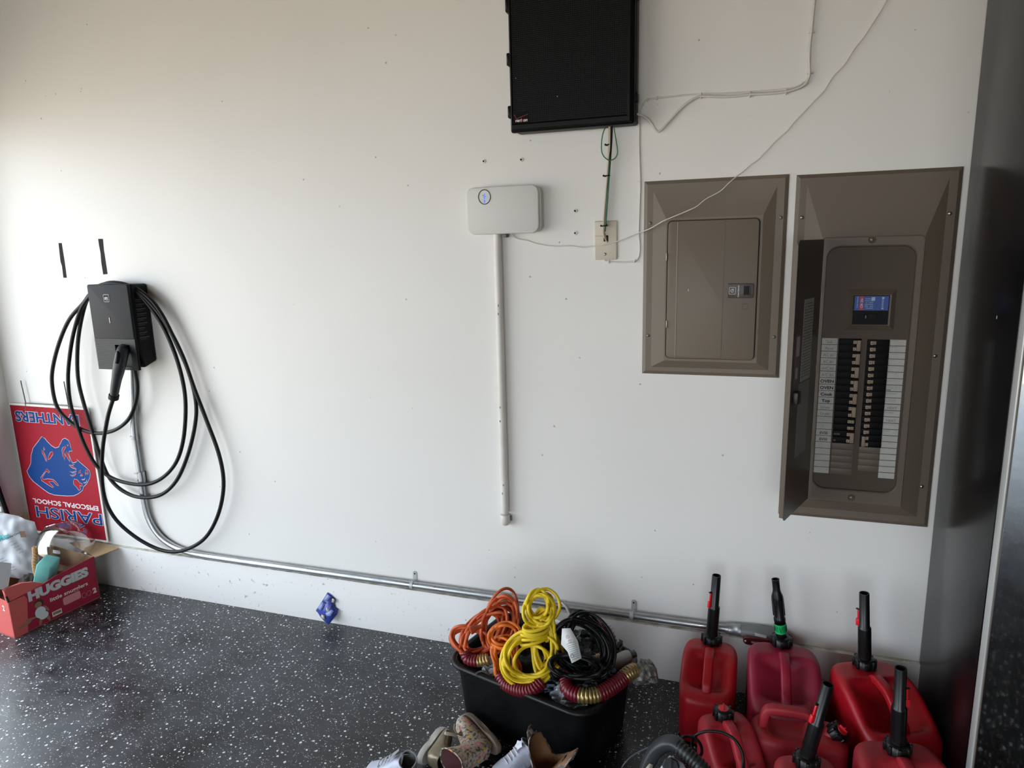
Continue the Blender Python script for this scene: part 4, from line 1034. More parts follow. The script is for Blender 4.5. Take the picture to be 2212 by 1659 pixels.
    for k in range(46):
        px = random.uniform(70, 184); p = at(px, 882 + random.random() ** 2 * 22 + (px - 70) * .06, yy - .0003); r = random.uniform(.0006, .0018)
        dr.box((p.x - r, p.y, p.z - r), (p.x + r, p.y + .0006, p.z + r), r * .3)
    d = dr.build('mud_spatter', mat('mud', '#3b1e1a', .9), T); d['kind'] = 'stuff'
yard_sign()

def pole():
    a, c = atx(-2, 1058, XL + .012), atx(20, 1122, XL + .012)
    d = (c - a).normalized()
    tag(MB().tube([a - d * .5, c + d * .10], .0085, 10).build('black_pole', K_PLAS), 'black pole leaning against the left wall at the photo edge', 'pole')
pole()

def diaper_box():
    A = atz(32.5, 1379.5, 0); Bq = atz(217, 1290, 0)
    ux = (Bq - A); L = ux.length; U = ux.normalized()          # along the front face, away from the viewer
    Nf = V(U.y, -U.x, 0)                                       # outward normal of the front face (+x-ish)
    if Nf.x < 0: Nf = -Nf
    D = -Nf                                                    # into the box
    H = 0.186; Wd = .40
    T = thing('cardboard_box', A + U * L / 2 + D * Wd / 2, 'open red and pink diaper box on the floor in the left corner below the sign', 'box')
    red = mat('box_red', '#96203a', .6, spec=.25, var=.08, vscale=6)
    pink = mat('box_coral', '#bd5d55', .6, spec=.25, col2='#c25a57', vscale=14)
    tan = mat('cardboard_tan', '#a58a6a', .85, var=.1)
    A0 = A; Z = V(0, 0, 1)
    th = .004
    def face(o, u, w, pts, m, nm, n):
        return MB().prism(pts, -n * th, O=o, U=u, W=w).build(nm, m, T)
    # front face; top edge dips near the left where a flap is folded
    front = face(A0, U, Z, [(0, 0), (L, 0), (L, H), (L * .52, H * .93), (L * .30, H * .84), (0, H * .80)], red, 'front_panel', Nf)
    S = -U                                                     # outward normal of the short left side (towards viewer)
    left = face(A0, D, Z, [(0, 0), (Wd, 0), (Wd, H), (.02, H * .80), (0, H * .80)], pink, 'side_panel', S)
    MB().prism([(0, 0), (Wd, 0), (Wd, H), (0, H)], V(0, 0, 0) + U * -th, O=A0 + U * L, U=D, W=Z).build('side_panel', tan, T)
    MB().prism([(0, 0), (L, 0), (L, H), (0, H)], Nf * th, O=A0 + D * Wd, U=U, W=Z).build('back_panel', tan, T)
    MB().prism([(0, 0), (L, 0), (L, Wd), (0, Wd)], Z * .003, O=A0 + Z * .002, U=U, W=D).build('bottom_panel', tan, T)
    # coral wedge of the front face near its left edge (printed)
    MB().prism([(0, 0), (L * .14, 0), (L * .19, H * .70), (L * .17, H * .80), (0, H * .80)], Nf * .0005, O=A0, U=U, W=Z).build('printed_stripe', pink, front)
    # folded flap rising behind the front-left corner
    fl = MB(); fl.prism([(0, 0), (L * .42, .004), (L * .40, .012), (L * .30, .034), (L * .18, .048), (L * .04, .050), (0, .046)], D * .012 + Nf * 0, O=A0 + Z * H * .80 + D * .004, U=U, W=(Z + D * .25).normalized())
    fl.build('flap', pink, T)
    # white label hanging over the left side
    p = [atx(-14, 1212, A0.x - .03), atx(24, 1217, A0.x - .03), atx(22, 1240, A0.x - .03), atx(16, 1275, A0.x - .03), atx(-14, 1271, A0.x - .03)]
    lb = MB(); lb._add(p + [q - S * .001 for q in p], [(0, 1, 2, 3, 4), (9, 8, 7, 6, 5)] + [(i, (i + 1) % 5, (i + 1) % 5 + 5, i + 5) for i in range(5)], smooth=False)
    lb.build('paper_label', mat('box_label_white', '#cfd2d6', .6), T)
    MB().tube([A0 + Z * H * .80 + U * .001, A0 + Z * H * .98 + U * .004 + D * .02], .004, 6).build('corner_gap', M_DARKSLOT, T)
    # back flap opened outward over the curb ledge
    f0 = A0 + U * L + Z * (H - .002)
    q = [at(160, 1168, -.06), at(204, 1166, -.03), at(256, 1183, -.022), at(212, 1203, -.105)]
    zf = H
    q = [atz(px, py, H + dz) for px, py, dz in ((150, 1172, .004), (204, 1167, .008), (257, 1184, .006), (206, 1203, .0))]
    fm = MB(); fm._add(q + [v - Z * .004 for v in q], [(0, 1, 2, 3), (7, 6, 5, 4)] + [(i, (i + 1) % 4, (i + 1) % 4 + 4, i + 4) for i in range(4)], smooth=False)
    fm.build('flap', tan, T)
    fm = MB(); far = A0 + D * Wd + Z * H
    fm.prism([(0, 0), (L, 0), (L, .13), (.02, .12)], D * .004, O=far, U=U, W=(Z * .9 + D * .4).normalized()); fm.build('flap', tan, T)
    # print
    silver = mat('print_silver', '#b9bcbd', .5); cream = mat('print_cream', '#d8c9be', .6)
    yo = Nf * .0006
    sk = (U + Z * .0).normalized()
    def ft(s, u, z, size, m, bold=0, nm='lettering', width=None, shear=0):
        o = A0 + U * u * L + Z * z * H + yo
        k = 1.0
        if width:
            t = text(s, o, U, Z, size, m, front, nm, bold=bold); lo = [ (world_m(T) @ v.co - A0).dot(U) for v in t.data.vertices]; k = width * L / (max(lo) - min(lo)); bpy.data.objects.remove(t)
        return text(s, o, U, Z, size, m, front, nm, bold=bold, xs=k, shear=shear)
    ft('HUGGIES', .20, .64, .050, silver, .0032, width=.70)
    ft('little snugglers', .42, .42, .022, cream, .0004, width=.45)
    ft('2', .92, .17, .030, cream, .0014)
    mb = MB(); mb.prism(rrect(L * .56, H * .20, L * .77, H * .38, .008, 4), Nf * .0004, O=A0 + yo, U=U, W=Z); bd = mb.build('printed_badge', mat('badge_pink', '#c77f86', .6), front)
    mb = MB()
    for cx in (.81, .87):
        mb.tube([A0 + yo + U * (L * cx + .0085 * cos(a)) + Z * (H * (.22) + .011 * sin(a)) for a in [k * pi / 10 for k in range(20)]], .0005, 5, closed=True)
    mb.tube([A0 + yo + Nf * .0004 + U * (L * .60 + .009 * cos(a)) + Z * (H * .28 + .009 * sin(a)) for a in [k * pi / 10 for k in range(20)]], .0005, 5, closed=True)
    mb.build('printed_circle', mat('print_rose', '#cf9296', .6), front)
    mb = MB(); mb.prism([(L * .42, H * .07), (L * .53, H * .07), (L * .53, H * .18), (L * .42, H * .18)], Nf * .0004, O=A0 + yo, U=U, W=Z); bc = mb.build('barcode', cream, front)
    mb = MB(); random.seed(1)
    x = L * .43
    while x < L * .52:
        w = random.choice((.0006, .001, .0015)); mb.prism([(x, H * .10), (x + w, H * .10), (x + w, H * .16), (x, H * .16)], Nf * .0003, O=A0 + yo + Nf * .0004, U=U, W=Z); x += w + random.choice((.0009, .0014))
    mb.build('barcode_line', M_BLACKINK, bc)
    # printed baby picture: head, suit, limbs
    sk = mat('print_skin', '#8a6750', .6); su = mat('print_suit', '#c4cbc9', .6); hr = mat('print_hair', '#33231f', .7)
    def ell(cx, cz, a, b, r, m, k=0, nm='printed_picture'):
        mb = MB(); mb.prism([(L * cx + a * cos(t) * cos(r) - b * sin(t) * sin(r), H * cz + a * cos(t) * sin(r) + b * sin(t) * cos(r)) for t in [i * pi / 8 for i in range(16)]], Nf * .0003, O=A0 + yo + Nf * (.0003 * k), U=U, W=Z); mb.build(nm, m, front)
    ell(.30, .50, .017, .016, 0, hr, 0); ell(.29, .48, .013, .013, 0, sk, 1)
    ell(.19, .25, .022, .005, -.1, sk, 0); ell(.12, .19, .026, .006, .15, sk, 0); ell(.37, .33, .005, .016, .5, sk, 0)
    ell(.29, .13, .006, .022, -.25, sk, 0); ell(.37, .13, .006, .020, .3, sk, 0)
    ell(.30, .30, .020, .024, .1, su, 1); ell(.33, .20, .018, .014, .2, su, 2)
    # short side print
    def sidetxt(s, d, z, size, m): text(s, A0 + D * d + Z * z * H + S * .0006 , -D, Z, size, m, left, 'lettering', bold=.001)
    sidetxt('2', .045, .58, .03, cream)
    # contents
    return A0, U, D, H, L
BOX = diaper_box()

def box_contents():
    A0, U, D, H, L = BOX
    Z = V(0, 0, 1)
    # ---- soil mix bag
    c = A0 + U * .05 + D * .21 + Z * .0
    c = atx(30, 1180, -2.82)
    T = thing('soil_bag', V(c.x, c.y, .01), 'crumpled white potting mix bag standing in the diaper box', 'bag')
    bagm = mat('bag_white', '#bfc3c8', .38, col2='#a8acb4', vscale=9, bump=.6, bscale=25)
    # bag leans back; frame: right vector ~ image right, up vector tilted
    R = (CR * 1.0 - V(0, 0, CR.z)); R.normalize(); R = (R + V(.25, .25, -.42)).normalized()
    Uv = (Z + R * -.28 + V(0, .30, 0)).normalized(); N = R.cross(Uv).normalized()
    if N.dot(CPOS - c) < 0: N = -N
    ce = c
    W2, H2 = .110, .135
    def f(u, v):
        a = (u - .5) * 2; b = (v - .5) * 2
        th = .045 * (1 - abs(a) ** 3) * (1 - abs(b) ** 3.0) 
        x = a * W2 * (1 - .12 * (b > 0) * b * b); z = b * H2 - .012 * a * a
        p = ce + R * x + Uv * z + N * th
        nz = mnoise.noise(V(x * 22, z * 22, 3)) * .012 + mnoise.noise(V(x * 50, z * 50, 1)) * .005
        return p + N * nz
    def g(u, v):
        p = f(u, v); a = (u - .5) * 2; b = (v - .5) * 2
        return p - N * (.09 * (1 - abs(a) ** 3) * (1 - abs(b) ** 3) + .001)
    mb = MB(); mb.grid(f, 28, 28); mb.grid(g, 28, 28)
    bag = mb.build('bag', bagm, T, recalc=False)
    mb = MB(); tp = ce + Uv * (H2 + .004) - R * .045
    mb.grid(lambda u, v: tp + R * ((u - .5) * .05) + Uv * (v * .022) + N * (.006 * sin(u * 9) + .002), 10, 5)
    mb.build('crimped_top', mat('bag_top', '#d2d4d6', .5), T, recalc=False, solid=.0015)
    def bt(s, a, b, size, m, rot=.55, bold=0, nm='lettering'):
        U2 = (R * cos(rot) + Uv * sin(rot)); W3 = (-R * sin(rot) + Uv * cos(rot))
        o = ce + R * a * W2 + Uv * b * H2
        a1, b1 = a, b
        th = .045 * (1 - abs(a1) ** 3) * (1 - abs(b1) ** 3)
        text(s, o + N * (th + .014), U2, W3, size, m, T, nm, bold=bold)
    teal = mat('print_teal', '#35a6b0', .6); navy = mat('print_navy', '#3a3f58', .6); gr = mat('print_bag_grey', '#5a5d66', .7)
    bt('ng Mix', -.62, -.05, .030, teal, .60, .0008)
    bt('Grow One', .05, .28, .012, navy, .60, .0002)
    def lines(a, b, da, db, n, ln, rot):
        U2 = (R * cos(rot) + Uv * sin(rot)); mb = MB()
        for k in range(n):
            a1, b1 = a + da * k, b + db * k; th_ = .045 * (1 - abs(a1) ** 3) * (1 - abs(b1) ** 3)
            o_ = ce + R * a1 * W2 + Uv * b1 * H2 + N * (th_ + .0135); L_ = ln * (.7 + .3 * ((k * 7) % 3) / 2)
            mb.tube([o_, o_ + U2 * L_ * .5, o_ + U2 * L_], .0009, 4)
        mb.build('small_print', gr, T)
    lines(.12, .20, .07, -.07, 5, .028, .60); lines(-.55, -.42, .08, -.05, 7, .040, .55)
    mb = MB(); q = ce + R * .055 + Uv * .055 + N * .040
    mb.prism([(0, 0), (.020, .006), (.018, .030), (-.004, .024)], N * .001, O=q, U=R, W=Uv); mb.build('printed_picture', mat('print_brown', '#6b4a33', .6), T)
    mb = MB(); q = ce - R * .105 + Uv * .085 + N * .034
    mb.tube([q, q + R * .03 + Uv * .008, q + R * .05 + Uv * .02], .004, 6); mb.build('printed_leaf', mat('print_lime', '#a3ad3a', .6), T)
    # ---- clear globe
    cg = atx(140, 1183, -2.685)
    r = .113
    cg = V(cg.x, cg.y, cg.z)
    dirw = (V(-.35, .25, .9)).normalized()
    T = thing('clear_globe', cg - Z * r, 'clear round plastic globe with an open neck resting in the diaper box', 'globe')
    M = Matrix.Translation(cg) @ dirw.to_track_quat('Z', 'Y').to_matrix().to_4x4()
    prof = [(r * sin(t), -r * cos(t)) for t in [i * pi / 22 for i in range(0, 19)]]
    prof += [(r * .50, r * .875), (r * .47, r * .90)]
    m = bpy.data.materials.new('clear_plastic'); m.use_nodes = True; N_ = m.node_tree.nodes; L_ = m.node_tree.links
    N_.clear(); out = N_.new('ShaderNodeOutputMaterial'); mx = N_.new('ShaderNodeMixShader'); tr = N_.new('ShaderNodeBsdfTransparent'); gl = N_.new('ShaderNodeBsdfGlossy'); fr = N_.new('ShaderNodeLayerWeight')
    tr.inputs[0].default_value = (.93, .93, .93, 1); gl.inputs['Roughness'].default_value = .05; fr.inputs['Blend'].default_value = .42
    ml = N_.new('ShaderNodeMath'); ml.operation = 'MULTIPLY'; ml.inputs[1].default_value = .85
    L_.new(fr.outputs['Facing'], ml.inputs[0]); L_.new(ml.outputs[0], mx.inputs[0]); L_.new(tr.outputs[0], mx.inputs[1]); L_.new(gl.outputs[0], mx.inputs[2]); L_.new(mx.outputs[0], out.inputs[0])
    sh = MB(); sh.lathe(prof, 40, M); sh.build('shell', m, T, solid=.0015)
    MB().lathe([(r * .50, r * .86), (r * .53, r * .875), (r * .52, r * .90), (r * .48, r * .90)], 40, M).build('rim', m, T)
    # dark dried flower head behind the globe and filler in the box
    p = cg + V(-.05, .09, -.05)
    def lump(nm, c, rx, ry, rz, m, lbl, cat, seed=0, amp=.25, freq=14):
        mb = MB()
        def fn(u, v):
            t = u * 2 * pi; ph = v * pi; d = V(cos(t) * sin(ph), sin(t) * sin(ph), -cos(ph))
            k = 1 + amp * mnoise.noise(d * freq * .2 + V(seed, 0, 0)) + amp * .5 * mnoise.noise(d * freq * .6 + V(seed, 2, 0))
            return c + V(d.x * rx, d.y * ry, d.z * rz) * k
        mb.grid(fn, 32, 18, cu=True)
        return tag(mb.build(nm, m, recalc=True), lbl, cat)
    lump('burlap_pouch', A0 + U * .20 + D * .20 + Z * .075, .055, .055, .07, mat('dark_fabric', '#4d443d', .9, var=.4, vscale=30, bump=1, bscale=80), 'dark grey fuzzy pouch in the diaper box seen through the clear globe', 'pouch', 2)
    lump('red_pouch', A0 + U * .27 + D * .33 + Z * .075, .045, .045, .07, mat('dull_red_fabric', '#7d3a45', .7, var=.3), 'dull red crumpled pouch in the diaper box behind the clear globe', 'pouch', 5)
    # teal block
    p0 = atx(98, 1236, -2.60)
    T2 = MB(); T2.box((-.028, -.04, -.075), (.028, .04, .045), .006)
    t = T2.build('teal_container', mat('teal_plastic', '#5fa6a0', .5, var=.12, vscale=20)); t.location = p0 + V(-.012, .015, -.0); t.rotation_euler = (.12, .35, .5)
    tag(t, 'teal plastic container in the diaper box under the clear globe', 'container')
    # twisted rope
    mb = MB(); rp = cr([atx(75, 1182, -2.66), atx(76, 1200, -2.652), atx(75, 1220, -2.648), atx(79, 1240, -2.645), atx(88, 1262, -2.66)], 16)
    for s in range(3):
        pts = []
        for i, q in enumerate(rp):
            a = i * .42 + s * 2 * pi / 3; pts.append(q + V(cos(a), 0, 0) * .0052 + V(0, 1, 0) * .0052 * sin(a))
        mb.tube(pts, .0055, 8)
    tag(mb.build('twisted_rope', mat('jute', '#a5825a', .9, bump=1, bscale=200)), 'short length of tan twisted rope between the potting bag and the clear globe', 'rope')
box_contents()

def wrapper():
    ox, oy, K = 660, 1180, 7.373
    pts = [(350, 735), (265, 870), (163, 1025), (200, 1065), (240, 1130), (300, 1195), (370, 1245), (410, 1200), (490, 1095), (515, 1010), (475, 975), (462, 920), (480, 850), (420, 790)]
    P = []
    for x, y in pts:
        px, py = ox + x / K, oy + y / K
        p = at(px, py, -.026); P.append(p)
    # leaning: lower points further out from the curb
    lo = min(p.z for p in P)
    Q = []
    for (x, y), p in zip(pts, P):
        yy = -.024 - .030 * max(0, 1 - (p.z - lo) / .08)
        Q.append(at(ox + x / K, oy + y / K, yy))
    T = thing('snack_wrapper', V(Q[6].x, Q[6].y, 0), 'small torn blue snack package leaning on the white curb', 'wrapper')
    dz = .002 - min(q.z for q in Q)
    c = sum(Q, V(0, 0, 0)) / len(Q)
    mb = MB(); n = len(Q)
    vs = Q + [c + V(0, -.006, 0)]
    mb._add(vs, [(i, (i + 1) % n, n) for i in range(n)], smooth=False)
    pk = mb.build('pack', mat('wrapper_blue', '#37489c', .35, var=.25, vscale=60), T, solid=.0012)
    def patch(L, m, nm, d=.004):
        W = []
        for x, y in L:
            px, py = ox + x / K, oy + y / K
            p = at(px, py, -.026); yy = -.024 - .030 * max(0, 1 - (p.z - lo) / .08) - d; W.append(at(px, py, yy))
        mb = MB(); mb._add(W, [tuple(range(len(W)))], smooth=False); mb.build(nm, m, pk, solid=.0004)
    lv = mat('wrapper_lavender', '#8a95c8', .5); cr_ = mat('wrapper_cream', '#b7a995', .5); nv = mat('wrapper_navy', '#1d2a73', .4)
    patch([(345, 765), (405, 800), (345, 880), (285, 850)], lv, 'printed_panel', .0075); patch([(262, 885), (305, 925), (240, 1030), (195, 985)], lv, 'printed_panel', .0075)
    patch([(425, 830), (470, 850), (450, 905), (415, 890)], cr_, 'printed_spot', .0075); patch([(335, 965), (375, 975), (385, 1030), (340, 1045), (325, 1000)], cr_, 'printed_spot', .0085); patch([(255, 1085), (300, 1100), (305, 1165), (270, 1150), (245, 1115)], cr_, 'printed_spot', .0075)
    patch([(315, 1070), (410, 1010), (450, 1030), (400, 1110), (345, 1110)], lv, 'printed_swirl', .0085); patch([(275, 865), (325, 900), (320, 915), (270, 885)], nv, 'printed_line', .009)
wrapper()

# ================================================================ black tub and its contents
TUBC = V(-.515, -.330, 0); TUBA = radians(-15.7); TUB_L, TUB_W, TUB_H = .475, .335, .22
TM = Matrix.Translation(TUBC) @ Matrix.Rotation(TUBA, 4, 'Z')
def tub():
    T = thing('storage_tub', TUBC, 'black plastic tub with rolled rim, heaped with coiled extension cords, on the floor', 'tub')
    T.rotation_euler = (0, 0, TUBA)
    m = mat('tub_black', '#060708', .5, spec=.16, bump=.5, bscale=60, rvar=.1)
    def ringp(L, W, r, z, n=8): return [TM @ V(x, y, z) for x, y in rrect(-L / 2, -W / 2, L / 2, W / 2, r, n)]
    prof = [(-.075, -.075, .035, .002), (-.070, -.070, .04, .0), (-.055, -.055, .045, .008), (-.035, -.035, .05, TUB_H * .6), (-.022, -.022, .055, TUB_H - .02), (-.004, -.004, .058, TUB_H - .018), (.002, .002, .06, TUB_H - .008), (-.004, -.004, .06, TUB_H), (-.018, -.018, .055, TUB_H + .001), (-.030, -.030, .05, TUB_H - .008), (-.045, -.045, .045, TUB_H * .6), (-.066, -.066, .04, .012)]
    mb = MB(); rings = []
    for a, b, r, z in prof: rings.append([mb.bm.verts.new(p) for p in ringp(TUB_L + a, TUB_W + b, r, z)])
    n = len(rings[0])
    for A, B in zip(rings, rings[1:]):
        for i in range(n): mb.bm.faces.new((A[i], A[(i + 1) % n], B[(i + 1) % n], B[i])).smooth = True
    mb.bm.faces.new(rings[0][::-1]); mb.bm.faces.new(rings[-1])
    body = mb.build('tub_body', m, T, sharp=60)
    # rolled rim lip as its own part
    R = [TM @ V(x, y, TUB_H - .006) for x, y in rrect(-TUB_L / 2, -TUB_W / 2, TUB_L / 2, TUB_W / 2, .06, 10)]
    MB().tube(R, .0085, 10, closed=True).build('rim', mat('tub_rim', '#0a0b0d', .42, spec=.3, rvar=.1), T)
    scr = MB()
    for pts in ([(1190, 1510), (1215, 1525), (1243, 1540), (1250, 1555), (1248, 1575)], [(1000, 1508), (1003, 1515), (1012, 1514)], [(1294, 1545), (1294, 1552)]):
        pass
tub()

def loops(cx, cy, y, rx, ry, n, r, tiltu=0.0, tiltv=0.0, rot=0.0, seed=0, jit=.12, depth=.03, px0=None, start=0.0, turns_extra=0.0, pinch=0.0, m=44):
    """one continuous coil; plane faces the room, tilted; centre given on vertical plane y"""
    rnd = random.Random(seed)
    c = at(cx, cy, y); s = (c - CPOS).dot(fwd) / FPX
    A = CR.copy(); A.z *= .4; A.normalize()
    B = V(0, 0, 1)
    A = (A * cos(tiltu) + V(-A.y, A.x, 0) * sin(tiltu)).normalized()
    N = A.cross(B).normalized()
    B = (B * cos(tiltv) + N * sin(tiltv)).normalized(); N = A.cross(B).normalized()
    if N.dot(CPOS - c) < 0: N = -N
    pts = []; tot = int(m * (n + turns_extra))
    jr = [1 + rnd.uniform(-jit, jit) for _ in range(n + 3)]; jx = [rnd.uniform(-jit, jit) for _ in range(n + 3)]; jz = [rnd.uniform(-jit, jit) for _ in range(n + 3)]; jd = [rnd.uniform(-1, 1) for _ in range(n + 3)]; jro = [rnd.uniform(-jit, jit) * 1.2 for _ in range(n + 3)]
    for i in range(tot + 1):
        t = i / m; k = int(t); f = t - k; f = f * f * (3 - 2 * f)
        L = lambda a: a[k] * (1 - f) + a[k + 1] * f
        th = 2 * pi * t + start
        x = cos(th) * rx * L(jr) + L(jx) * rx; z = sin(th) * ry * L(jr) + L(jz) * ry
        if pinch: x *= 1 - pinch * math.exp(-((z / ry) / .45) ** 2)
        ro = rot + L(jro); x, z = x * cos(ro) - z * sin(ro), x * sin(ro) + z * cos(ro)
        d = L(jd) * depth * .5 + depth * .25 * sin(3 * th + k)
        pts.append(c + A * x * s + B * z * s + N * d)
    return pts

def tub_contents():
    # dark orange cord, left
    G = 'coiled extension cords heaped in the tub'
    T = thing('extension_cord', at(1055, 1400, -.30), 'dark orange extension cord coiled loosely on the left of the black tub', 'extension cord', G)
    om = mat('cord_orange_dark', '#c4572c', .5, var=.12); 
    MB().tube(loops(1046, 1368, -.36, 60, 32, 9, .0046, rot=.62, tiltv=-.5, seed=3, jit=.2, depth=.05, turns_extra=.5), .0046, 9).build('cord', om, T)
    MB().tube(loops(1080, 1348, -.33, 32, 56, 8, .0046, rot=-.45, tiltv=-.4, seed=8, jit=.18, depth=.05, start=1.0, turns_extra=.3), .0046, 9).build('cord', om, T)
    MB().tube(loops(1020, 1385, -.37, 47, 26, 6, .0046, rot=-.25, tiltv=-.5, seed=12, jit=.15, depth=.04, start=2.0), .0046, 9).build('cord', om, T)
    p = at(1016, 1362, -.42); q = at(1040, 1352, -.40)
    MB().tube([p, p.lerp(q, .35), p.lerp(q, .4), q], [.013, .011, .008, .006], 10).build('plug', mat('plug_orange', '#b04a28', .5), T)
    # small bright orange cord
    T = thing('extension_cord', at(1085, 1420, -.42), 'bright orange smaller extension cord tied in a bundle between the dark orange and yellow ones', 'extension cord', G)
    om = mat('cord_orange_bright', '#d96f24', .5, var=.1)
    MB().tube(loops(1092, 1425, -.44, 27, 46, 8, .004, rot=.15, tiltv=-.35, seed=21, jit=.16, depth=.035, pinch=.25, turns_extra=.4), .0042, 9).build('cord', om, T)
    MB().tube(loops(1093, 1372, -.42, 30, 22, 4, .004, rot=.2, tiltv=-.5, seed=23, jit=.18, depth=.03), .0042, 9).build('cord', om, T)
    # yellow
    T = thing('extension_cord', at(1150, 1440, -.45), 'bright yellow extension cord wrapped around its middle, on top of the tub', 'extension cord', G)
    ym = mat('cord_yellow', '#e0c21e', .45, var=.10)
    MB().tube(loops(1166, 1313, -.42, 30, 33, 8, .0046, rot=-.5, tiltv=-.35, seed=31, jit=.28, depth=.03, turns_extra=.5), .0047, 9).build('cord', ym, T)
    MB().tube(loops(1140, 1420, -.46, 50, 40, 8, .0046, rot=.62, tiltv=-.45, seed=36, jit=.34, depth=.04, turns_extra=.3), .0047, 9).build('cord', ym, T)
    MB().tube(loops(1174, 1385, -.44, 22, 62, 6, .0046, rot=.05, tiltv=-.3, seed=38, jit=.25, depth=.025), .0047, 9).build('cord', ym, T)
    c0 = at(1160, 1368, -.44); pts = []
    hx, hy = .034, .020
    for i in range(6 * 24 + 1):
        a = 2 * pi * i / 24; t = i / 24
        wv = [0, .012, -.004, .004, -.002, .01, 0][int(t) % 7]
        pts.append(c0 + CR * (hx * cos(a) * (1 + .06 * sin(t * 2.3)) - .010 * (t / 6)) + V(0, -1, 0) * (hy * sin(a)) + V(0, 0, 1) * (.026 - .0095 * t + .007 * cos(a + .6 + t) ))
    MB().tube(pts, .0047, 9).build('cord_wrap', ym, T)
    # black cord with a white tag
    T = thing('extension_cord', at(1270, 1420, -.36), 'black extension cord coiled loosely on the right of the tub with a printed white tag', 'extension cord', G)
    MB().tube(loops(1255, 1398, -.41, 62, 48, 10, .0046, rot=-.55, tiltv=-.55, seed=41, jit=.16, depth=.05, turns_extra=.6), .0042, 9).build('cord', K_CABLE, T)
    MB().tube(loops(1270, 1388, -.39, 45, 64, 6, .0046, rot=.25, tiltv=-.5, seed=44, jit=.15, depth=.05, start=1.3), .0042, 9).build('cord', K_CABLE, T)
    MB().tube(loops(1238, 1440, -.47, 54, 22, 8, .0046, rot=-.1, tiltv=-.6, seed=47, jit=.15, depth=.04), .0042, 9).build('cord', K_CABLE, T)
    MB().tube(loops(1205, 1410, -.42, 28, 48, 4, .0046, rot=.1, tiltv=-.5, seed=49, jit=.15, depth=.04), .0042, 9).build('cord', K_CABLE, T)
    tg = [at(1214, 1358, -.50), at(1232, 1357, -.50), at(1248, 1385, -.508), at(1256, 1422, -.52), at(1235, 1433, -.523), at(1226, 1408, -.515), at(1212, 1392, -.507)]
    mb = MB(); mb._add(tg, [tuple(range(7))], smooth=False); tgo = mb.build('tag', mat('tag_white', '#c9c9c8', .6), T, solid=.0008)
    ln = MB(); ip = mat('tag_print', '#6b6b6b', .7)
    for k in range(9):
        a = at(1224 + k * 1.5, 1392 + k * 4.2, -.5135 - k * .0012); b = at(1243 + k * 1.1, 1386 + k * 4.2, -.5125 - k * .0012)
        ln.tube([a, b], .00045, 4)
    ln.build('tag_print', ip, tgo)
    for (px, py) in ((1226, 1376), (1231, 1385)):
        c = at(px, py, -.5095)
        MB().tube([c + CR * .0042 * cos(a) + CU * .0042 * sin(a) for a in [k * pi / 7 for k in range(14)]], .0005, 5, closed=True).tube([c - CR * .003 + CU * .003, c + CR * .003 - CU * .003], .0005, 5).build('warning_mark', mat('tag_red', '#b56a66', .6), tgo)
    c = at(1236, 1417, -.522)
    MB().tube([c + CR * .0045 * cos(a) + CU * .0045 * sin(a) for a in [k * pi / 7 for k in range(14)]], .0007, 5, closed=True).build('approval_mark', ip, tgo)
    # curled paper tag from the yellow/black cords at the rear
    pts = [(1206, 1298), (1219, 1310), (1227, 1325), (1226, 1338), (1217, 1345), (1196, 1335)]
    A = [at(px, py, -.33) for px, py in pts]; B = [p + CR * .016 * (1 if i < 4 else .1) - CU * (.004 if i < 4 else .012) for i, p in enumerate(A)]
    mb = MB(); mb._add(A + B, [(i, i + 1, i + 7, i + 6) for i in range(5)]); o = mb.build('cord_tag', mat('tag_white', '#c9c9c8'), T, solid=.0008)
    # ribbed red and gold garlands
    rm = mat('garland_red', '#661521', .32, metal=.15); gm = mat('garland_gold', '#968156', .3, metal=.7)
    def garland(path, bands, r, lbl, tip=False):
        P = cr([at(*p) for p in path], 26); n = len(P)
        # resample evenly
        T = thing('ribbed_tube', P[0], lbl, 'ribbed tube', 'red and gold ribbed tubes in the tub')
        cum = [0]
        for a, b in zip(P, P[1:]): cum.append(cum[-1] + (b - a).length)
        tot = cum[-1]
        def pos(s):
            s = max(0, min(tot, s))
            for i in range(1, n):
                if cum[i] >= s: return P[i - 1].lerp(P[i], (s - cum[i - 1]) / max(1e-9, cum[i] - cum[i - 1]))
            return P[-1]
        last = 0
        for (t0, t1, mm) in bands:
            s0, s1 = t0 * tot, t1 * tot; pitch = .0085; pts = []; rad = []
            s = s0
            while s < s1:
                ph = (s / pitch) % 1
                pts.append(pos(s)); rad.append(r * (1 - .13 * abs(2 * ph - 1) ** 2.5)); s += pitch / 7
            pts.append(pos(s1)); rad.append(r * .9)
            nn = len(pts)
            MB().tube(pts, lambda t, rad=rad, nn=nn: rad[min(nn - 1, int(round(t * (nn - 1))))], 14).build('red_section' if mm is rm else 'gold_section', mm, T)
        return T, P
    T, P = garland([(1232, 1452, -.43), (1222, 1472, -.45), (1232, 1493, -.48), (1262, 1503, -.49), (1296, 1498, -.47), (1330, 1478, -.43), (1358, 1455, -.39), (1372, 1448, -.37)], [(0, .34, rm), (.34, .52, gm), (.52, .84, rm), (.84, 1, gm)], .0215, 'bent red and gold ribbed tube over the right front rim, ending in crumpled foil')
    # crumpled foil tip
    fm = mat('crumpled_foil', '#85857f', .4, metal=.15, col2='#33332f', vscale=60)
    mb = MB(); c = at(1389, 1454, -.36); ax = (at(1414, 1446, -.345) - at(1365, 1462, -.37)).normalized()
    q = ax.to_track_quat('Z', 'Y').to_matrix().to_4x4()
